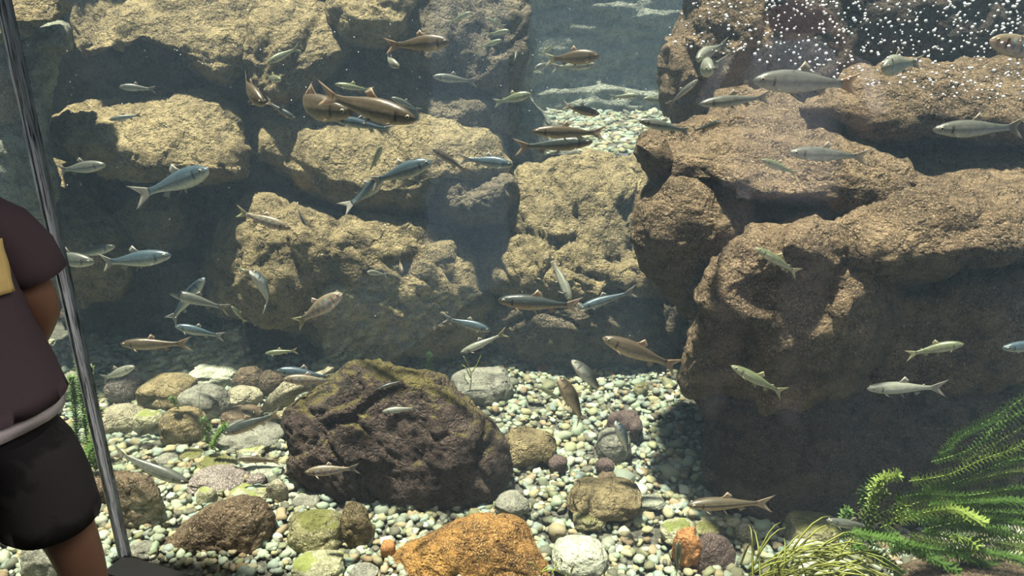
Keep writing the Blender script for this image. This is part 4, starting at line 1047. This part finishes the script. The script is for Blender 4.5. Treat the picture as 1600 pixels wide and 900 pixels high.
# ------------------------------------------------------------------ air bubbles
def bubble_mat():
    m = NT('air_bubble'); m.set((.95, .97, 1.0), .12, .9); return m.m
M_BUB = bubble_mat()
BUB = bpy.data.meshes.new('air_bubble'); BUB.from_pydata(ICO1[0].tolist(), [], ICO1[1]); BUB.materials.append(M_BUB); BUB.polygons.foreach_set('use_smooth', [True] * len(BUB.polygons))
brg = random.Random(3)
def bub_spot():
    while True:
        px = 1045 + 575 * brg.random() ** .75; lim = 70 + 85 * min(1, (px - 1045) / 420)
        py = -12 + (lim + 12) * brg.random() ** 1.25
        if py < lim: break
    Y = brg.uniform(1.2, 1.65); r = brg.uniform(.8, 2.0) ** 1.15 * Y / F * 1.0
    return at(px, py, Y), r
for k in range(300):
    p, r = bub_spot(); r *= 1.15
    o = bpy.data.objects.new('air_bubble', BUB); link(o); o.location = p; o.scale = (r, r, r)
    tag(o, 'tiny white air bubble in the bubble cloud at the top right', 'bubble', 'air bubbles in the top right cloud')
VV, FF = [], []; off = 0; bv, bf = ico(1) if False else (ICO1[0], np.array(ICO1[1]))
for k in range(620):
    if k < 470: p, r = bub_spot()
    else:
        px = brg.uniform(30, 1050); py = brg.uniform(0, 210) if brg.random() < .75 else brg.uniform(200, 700); Y = brg.uniform(1.9, 2.5)
        p = at(px, py, Y); r = brg.uniform(.4, .95) * Y / F
    VV.append(bv * r + np.array(p)); FF.append(bf + off); off += len(bv)
o = mesh_obj('fine_bubbles', np.concatenate(VV).tolist(), np.concatenate(FF).tolist(), M_BUB); tag(o, 'fine white bubbles drifting through the water', 'bubbles', kind='stuff')
# ------------------------------------------------------------------ people
def skin_mesh(name, verts, edges, radii, root_i, mat, parent, sub=2):
    me = bpy.data.meshes.new(name + '_cage'); me.from_pydata(verts, edges, []); o = bpy.data.objects.new(name + '_cage', me); link(o)
    md = o.modifiers.new('skin', 'SKIN'); md.use_smooth_shade = True
    for i, r in enumerate(radii):
        sv = me.skin_vertices[0].data[i]; sv.radius = r if isinstance(r, tuple) else (r, r); sv.use_root = (i == root_i)
    ss = o.modifiers.new('sub', 'SUBSURF'); ss.levels = sub; ss.render_levels = sub
    bpy.context.view_layer.update(); dg = bpy.context.evaluated_depsgraph_get()
    nm = bpy.data.meshes.new_from_object(o.evaluated_get(dg)); nm.name = name
    bpy.data.objects.remove(o); bpy.data.meshes.remove(me)
    nm.materials.clear(); nm.materials.append(mat); nm.polygons.foreach_set('use_smooth', [True] * len(nm.polygons))
    b = bpy.data.objects.new(name, nm); link(b); b.parent = parent; return b
def tube(rings, n=40, caps=(False, False), lip=True):
    """rings: (centre, x radius, y radius, tilt vector or None); horizontal or path-following ellipses"""
    V, Fc = [], []; R_ = list(rings)
    if lip:
        c, a, b, t = R_[0]; R_ = [(Vector(c) + Vector((0, 0, .012)), a * .9, b * .9, t), (c, a * .97, b * .97, t)] + R_
    for c, a, b, t in R_:
        c = Vector(c); t = Vector(t).normalized() if t else Vector((0, 0, 1)); x = Vector((1, 0, 0)); x = (x - t * x.dot(t)).normalized(); y = t.cross(x)
        for k in range(n):
            w = 2 * math.pi * k / n; V.append(c + x * math.cos(w) * a + y * math.sin(w) * b)
    for i in range(len(R_) - 1):
        for k in range(n):
            j = (k + 1) % n; Fc.append((i * n + k, i * n + j, (i + 1) * n + j, (i + 1) * n + k))
    if caps[1]: Fc.append(tuple((len(R_) - 1) * n + k for k in range(n)))
    return V, Fc
def merge(*parts):
    V, Fc = [], []
    for v, f in parts:
        o = len(V); V += list(v); Fc += [tuple(i + o for i in q) for q in f]
    return V, Fc
def cloth(name, data, mat, parent, sub=1, wr=.006, fr=14, seed=1):
    o = mesh_obj(name, data[0], data[1], mat, parent)
    bm = bmesh.new(); bm.from_mesh(o.data); bmesh.ops.subdivide_edges(bm, edges=bm.edges[:], cuts=1, use_grid_fill=True); bm.to_mesh(o.data); bm.free(); fix_normals(o.data)
    n = len(o.data.vertices); co = np.empty(n * 3); o.data.vertices.foreach_get('co', co); co = co.reshape(-1, 3)
    N = vnormals(o.data); d = fbm(co * fr * np.array([1, 1, .45]) + seed, 3, seed) + .8 * ridged(co * fr * .7 * np.array([1, 1, .35]) + seed, 2, seed + 3) - .3
    co += N * (wr * d)[:, None]; o.data.vertices.foreach_set('co', co.ravel()); o.data.polygons.foreach_set('use_smooth', [True] * len(o.data.polygons)); o.data.update()
    return o
def ell(c, r, mat, name, parent, base=None):
    V = (base or ICO2)[0] * np.array(r) + np.array(c); return mesh_obj(name, V.tolist(), (base or ICO2)[1], mat, parent)
def skin_tone(name, col):
    m = NT(name); n = m.noise(m.coord(), 30, 4, .6); m.set(m.mix(n, tuple(x * .85 for x in col), tuple(x * 1.12 for x in col)), .55, .35)
    m.b.inputs['Subsurface Weight'].default_value = .0; m.bump(m.noise(m.coord(), 300, 2, .6), .1, .002); return m.m
def fabric(name, col, amt=.15, sc=260, blot=None):
    m = NT(name); n = m.noise(m.coord(), sc, 2, .7); c = m.mix(n, tuple(x * (1 - amt) for x in col), tuple(x * (1 + amt) for x in col))
    if blot:
        k = m.ramp(m.noise(m.coord(), 9, 3, .55, .6), [(.44, (0, 0, 0)), (.52, (1, 1, 1))]); c = m.mix(k, c, blot)
    m.set(c, .9, .15); m.bump(n, .25, .002); return m.m
M_EYEB = simple('dark_eye', (.02, .015, .012), .2, .6)
M_HAIR = simple('black_hair', (.012, .010, .010), .5, .4, 60, .4, .004)

def hand_chain(v, e, r, wi, base, dirv, across, palm, curl, sc=1.0, thumb=1):
    """five fingers rooted in the palm: appended to the skeleton lists"""
    d = Vector(dirv).normalized(); a = Vector(across).normalized(); c = Vector(curl).normalized(); b = Vector(base)
    pm = b + d * palm * .55; v.append(tuple(pm)); r.append((.020 * sc, .013 * sc)); e.append((wi, len(v) - 1)); pi = len(v) - 1
    for k, (off, ln) in enumerate(((-.024, .060), (-.008, .070), (.008, .066), (.023, .052))):
        p0 = b + d * palm + a * off * sc; p1 = p0 + d * ln * .45 * sc + c * ln * .18 * sc; p2 = p1 + d * ln * .25 * sc + c * ln * .42 * sc
        i0 = len(v); v += [tuple(p0), tuple(p1), tuple(p2)]; r += [.0095 * sc, .0085 * sc, .007 * sc]; e += [(pi, i0), (i0, i0 + 1), (i0 + 1, i0 + 2)]
    p0 = b + d * palm * .35 + a * -.03 * sc * thumb; p1 = p0 + d * .022 * sc + a * -.018 * sc * thumb; p2 = p1 + d * .022 * sc + c * .010 * sc
    i0 = len(v); v += [tuple(p0), tuple(p1), tuple(p2)]; r += [.011 * sc, .010 * sc, .008 * sc]; e += [(wi, i0), (i0, i0 + 1), (i0 + 1, i0 + 2)]

def head_parts(root, c, s, hair):
    """eyes, ears and hair round a head whose centre is c, facing local -y"""
    c = Vector(c)
    for sg in (-1, 1):
        ell(c + Vector((sg * .031, -.078, .0)) * s, (.011 * s, .008 * s, .009 * s), M_EYEB, 'eye', root, ICO1)
    V, Fc = ICO2; V = V * np.array((.084, .098, .105)) * s
    keep = [f for f in Fc if np.mean([V[i][2] for i in f]) > (.035 * s if np.mean([V[i][1] for i in f]) < 0 else -.05 * s)]
    mesh_obj('hair', (V + np.array(c + Vector((0, .006, .012)) * s if False else c) + np.array((0, .006 * s, .012 * s))).tolist(), keep, M_HAIR, root)

# --- the person in the brown shirt, standing in the corner between the panes
SK1 = skin_tone('tanned_skin', (.175, .088, .052))
FB_SHIRT = fabric('brown_jersey', (.072, .050, .055)); FB_WHITE = fabric('white_cotton', (.62, .55, .54)); FB_PATCH = fabric('yellow_cloth', (.62, .45, .17), .25, 40)
FB_SHORT = fabric('dark_camouflage_cloth', (.016, .015, .015), .2, 200, blot=(.034, .031, .030)); FB_SHOE = simple('grey_canvas', (.06, .06, .065), .8, .2, 60, .2)
boy = empty('person', (-.955, 1.10, 0)); boy.rotation_euler = (0, 0, math.radians(35))
tag(boy, 'person in brown T-shirt with yellow chest patch and dark patterned shorts at the left edge', 'person')
v = [(0, 0, .78), (0, 0, .93), (0, 0, 1.05), (0, 0, 1.155), (0, -.012, 1.225), (0, -.015, 1.30), (0, -.008, 1.365),
     (.118, 0, 1.095), (.172, .02, .92), (.115, .12, .79),
     (-.118, 0, 1.095), (-.168, .02, .90), (-.165, -.05, .70),
     (.085, 0, .72), (.135, -.01, .43), (.135, .02, .09), (.14, -.09, .035),
     (-.085, 0, .72), (-.10, -.01, .43), (-.105, .02, .09), (-.11, -.09, .035), (0, -.09, 1.285)]
r = [(.11, .09), (.10, .085), (.11, .085), .042, (.055, .062), (.070, .082), (.055, .065), .043, .034, .024, .043, .034, .024, .075, .047, .032, .024, .075, .047, .032, .024, .012]
e = [(0, 1), (1, 2), (2, 3), (3, 4), (4, 5), (5, 6), (2, 7), (7, 8), (8, 9), (2, 10), (10, 11), (11, 12), (0, 13), (13, 14), (14, 15), (15, 16), (0, 17), (17, 18), (18, 19), (19, 20), (5, 21)]
hand_chain(v, e, r, 9, v[9], (-.8, .1, -.6), (0, 1, 0), .06, (-.3, -.6, -.3), .85)
hand_chain(v, e, r, 12, v[12], (.05, -.15, -1), (0, 1, 0), .06, (.8, 0, -.2), .85, thumb=1)
skin_mesh('body', v, e, r, 0, SK1, boy)
head_parts(boy, (0, -.012, 1.30), .98, M_HAIR)
for sg in (-1, 1): ell((sg * .082, 0, 1.295), (.008, .018, .026), SK1, 'ear', boy, ICO1)
torso = tube([((.005, 0, .775), .178, .135, None), ((.005, 0, .83), .170, .128, None), ((0, 0, .92), .152, .116, None), ((0, 0, 1.0), .146, .112, None), ((0, 0, 1.06), .148, .108, None),
              ((0, 0, 1.105), .142, .093, None), ((0, 0, 1.135), .118, .078, None), ((0, 0, 1.155), .080, .066, None), ((0, 0, 1.168), .062, .058, None)])
def sleeve(sg): return tube([((sg * .172, .012, .985), .046, .052, (sg * -.30, 0, 1)), ((sg * .158, .01, 1.03), .048, .056, (sg * -.40, 0, 1)), ((sg * .138, .005, 1.075), .046, .060, (sg * -.6, 0, 1)), ((sg * .105, 0, 1.10), .045, .066, (sg * -.9, 0, 1))], 28)
boy_shirt = cloth('shirt', merge(torso, sleeve(1), sleeve(-1)), FB_SHIRT, boy, wr=.007, fr=11, seed=4)
cloth('undershirt', tube([((.005, 0, .748), .166, .126, None), ((.005, 0, .80), .164, .122, None), ((0, 0, .86), .150, .110, None)]), FB_WHITE, boy, wr=.003, seed=9)
def short_leg(sg): return tube([((sg * .105, -.005, .525), .088, .100, None), ((sg * .100, 0, .60), .088, .104, None), ((sg * .090, 0, .68), .084, .108, None), ((sg * .070, 0, .73), .080, .108, None)], 32)
sh = cloth('shorts', merge(short_leg(1), short_leg(-1), tube([((0, 0, .675), .10, .10, None), ((0, 0, .72), .158, .114, None), ((0, 0, .78), .156, .114, None), ((0, 0, .84), .142, .105, None)])), FB_SHORT, boy, wr=.006, fr=9, seed=6)
# yellow chest patch: a thin curved piece of cloth sewn on the shirt front (wearer's left)
V, Fc = [], []; na, nz_ = 10, 12
for lay in (0, 1):
    for j in range(nz_):
        for i in range(na):
            w = math.radians(-70 + 34 * i / (na - 1)); z = .992 + .088 * j / (nz_ - 1) - .004 * (i / na)
            k = 1.055 + .018 * lay + .006 * math.sin(i * 1.7 + j * .9); V.append((math.cos(w) * .158 * k, math.sin(w) * .117 * k, z))
q = na * nz_
for j in range(nz_ - 1):
    for i in range(na - 1):
        a = j * na + i; Fc += [(a, a + 1, a + na + 1, a + na), (q + a, q + a + na, q + a + na + 1, q + a + 1)]
for j in range(nz_ - 1):
    for i in (0, na - 1): a = j * na + i; Fc.append((a, a + na, q + a + na, q + a))
for i in range(na - 1):
    for j in (0, nz_ - 1): a = j * na + i; Fc.append((a, a + 1, q + a + 1, q + a))
pt = mesh_obj('chest_patch', V, Fc, FB_PATCH, boy_shirt); fix_normals(pt.data); pt['label'] = 'yellow crumpled cloth patch'
for sg, px_ in ((1, .138), (-1, -.108)):
    s_ = ICO2[0] * np.array((.042, .105, .038)); s_[:, 2] = np.maximum(s_[:, 2], -.028); mesh_obj('shoe', (s_ + np.array((px_, -.04, .030))).tolist(), ICO2[1], FB_SHOE, boy)

# --- the photographer: stands behind the camera and shows only as a faint reflection in the front pane
SK2 = skin_tone('light_skin', (.45, .28, .20))
FB_GREY = fabric('light_grey_jersey', (.50, .47, .50)); FB_TROU = fabric('grey_trousers', (.20, .175, .19)); FB_SH2 = simple('mauve_suede', (.30, .25, .26), .9, .1, 40, .2)
ph = empty('person', tuple(-GN * .37)); ph.rotation_euler = (0, 0, math.radians(160))
tag(ph, 'person in light grey T-shirt holding up a phone, mirrored in the front glass', 'person')
v = [(0, 0, .86), (0, 0, 1.02), (0, 0, 1.20), (0, 0, 1.335), (0, -.015, 1.42), (0, -.02, 1.50), (0, -.01, 1.57),
     (.165, 0, 1.27), (.235, -.07, 1.04), (.125, -.26, 1.34),
     (-.165, 0, 1.27), (-.235, -.07, 1.04), (-.125, -.26, 1.34),
     (.10, 0, .80), (.125, -.01, .46), (.125, .02, .09), (.14, -.10, .04),
     (-.10, 0, .80), (-.125, -.01, .46), (-.125, .02, .09), (-.14, -.10, .04), (0, -.105, 1.485)]
r = [(.13, .10), (.115, .095), (.13, .095), .05, (.06, .07), (.076, .09), (.06, .07), .052, .040, .027, .052, .040, .027, .088, .058, .038, .028, .088, .058, .038, .028, .013]
e = [(0, 1), (1, 2), (2, 3), (3, 4), (4, 5), (5, 6), (2, 7), (7, 8), (8, 9), (2, 10), (10, 11), (11, 12), (0, 13), (13, 14), (14, 15), (15, 16), (0, 17), (17, 18), (18, 19), (19, 20), (5, 21)]
hand_chain(v, e, r, 9, v[9], (-.35, -.45, .5), (0, -.3, 1), .06, (-.8, .1, 0), .95, thumb=1)
hand_chain(v, e, r, 12, v[12], (.35, -.45, .5), (0, -.3, 1), .06, (.8, .1, 0), .95, thumb=1)
skin_mesh('body', v, e, r, 0, SK2, ph)
head_parts(ph, (0, -.018, 1.50), 1.05, M_HAIR)
for sg in (-1, 1): ell((sg * .088, 0, 1.495), (.008, .019, .028), SK2, 'ear', ph, ICO1)
torso = tube([((0, 0, .83), .205, .150, None), ((0, 0, .92), .195, .142, None), ((0, 0, 1.05), .180, .130, None), ((0, 0, 1.18), .185, .126, None), ((0, 0, 1.25), .182, .112, None), ((0, 0, 1.30), .140, .09, None), ((0, 0, 1.33), .09, .075, None), ((0, 0, 1.345), .07, .066, None)])
def sleeve2(sg): return tube([((sg * .238, -.055, 1.10), .070, .074, (sg * -.3, .25, 1)), ((sg * .215, -.03, 1.17), .070, .076, (sg * -.4, .2, 1)), ((sg * .18, 0, 1.235), .064, .078, (sg * -.6, .1, 1)), ((sg * .13, 0, 1.265), .055, .078, (sg * -.9, 0, 1))], 28)
cloth('shirt', merge(torso, sleeve2(1), sleeve2(-1)), FB_GREY, ph, wr=.009, fr=9, seed=14)
def trou(sg): return tube([((sg * .130, .01, .085), .068, .074, None), ((sg * .130, .01, .16), .074, .082, None), ((sg * .128, .0, .30), .078, .086, None), ((sg * .122, 0, .50), .080, .090, None), ((sg * .105, 0, .74), .090, .108, None), ((sg * .085, 0, .82), .085, .11, None)], 30)
cloth('trousers', merge(trou(1), trou(-1), tube([((0, 0, .76), .12, .11, None), ((0, 0, .82), .168, .122, None), ((0, 0, .94), .150, .112, None)])), FB_TROU, ph, wr=.008, fr=8, seed=16)
for sg in (1, -1):
    s_ = ICO2[0] * np.array((.048, .125, .05)); s_[:, 2] = np.maximum(s_[:, 2], -.035); mesh_obj('shoe', (s_ + np.array((sg * .135, -.06, .036))).tolist(), ICO2[1], FB_SH2, ph)
v, f = box_data(-.075, .075, -.328, -.320, 1.362, 1.436)
phone = mesh_obj('mobile_phone', v, f, simple('red_phone_case', (.12, .02, .025), .4, .5), smooth=False); phone.location = ph.location; phone.rotation_euler = ph.rotation_euler
tag(phone, 'red mobile phone held up by the mirrored person', 'phone')
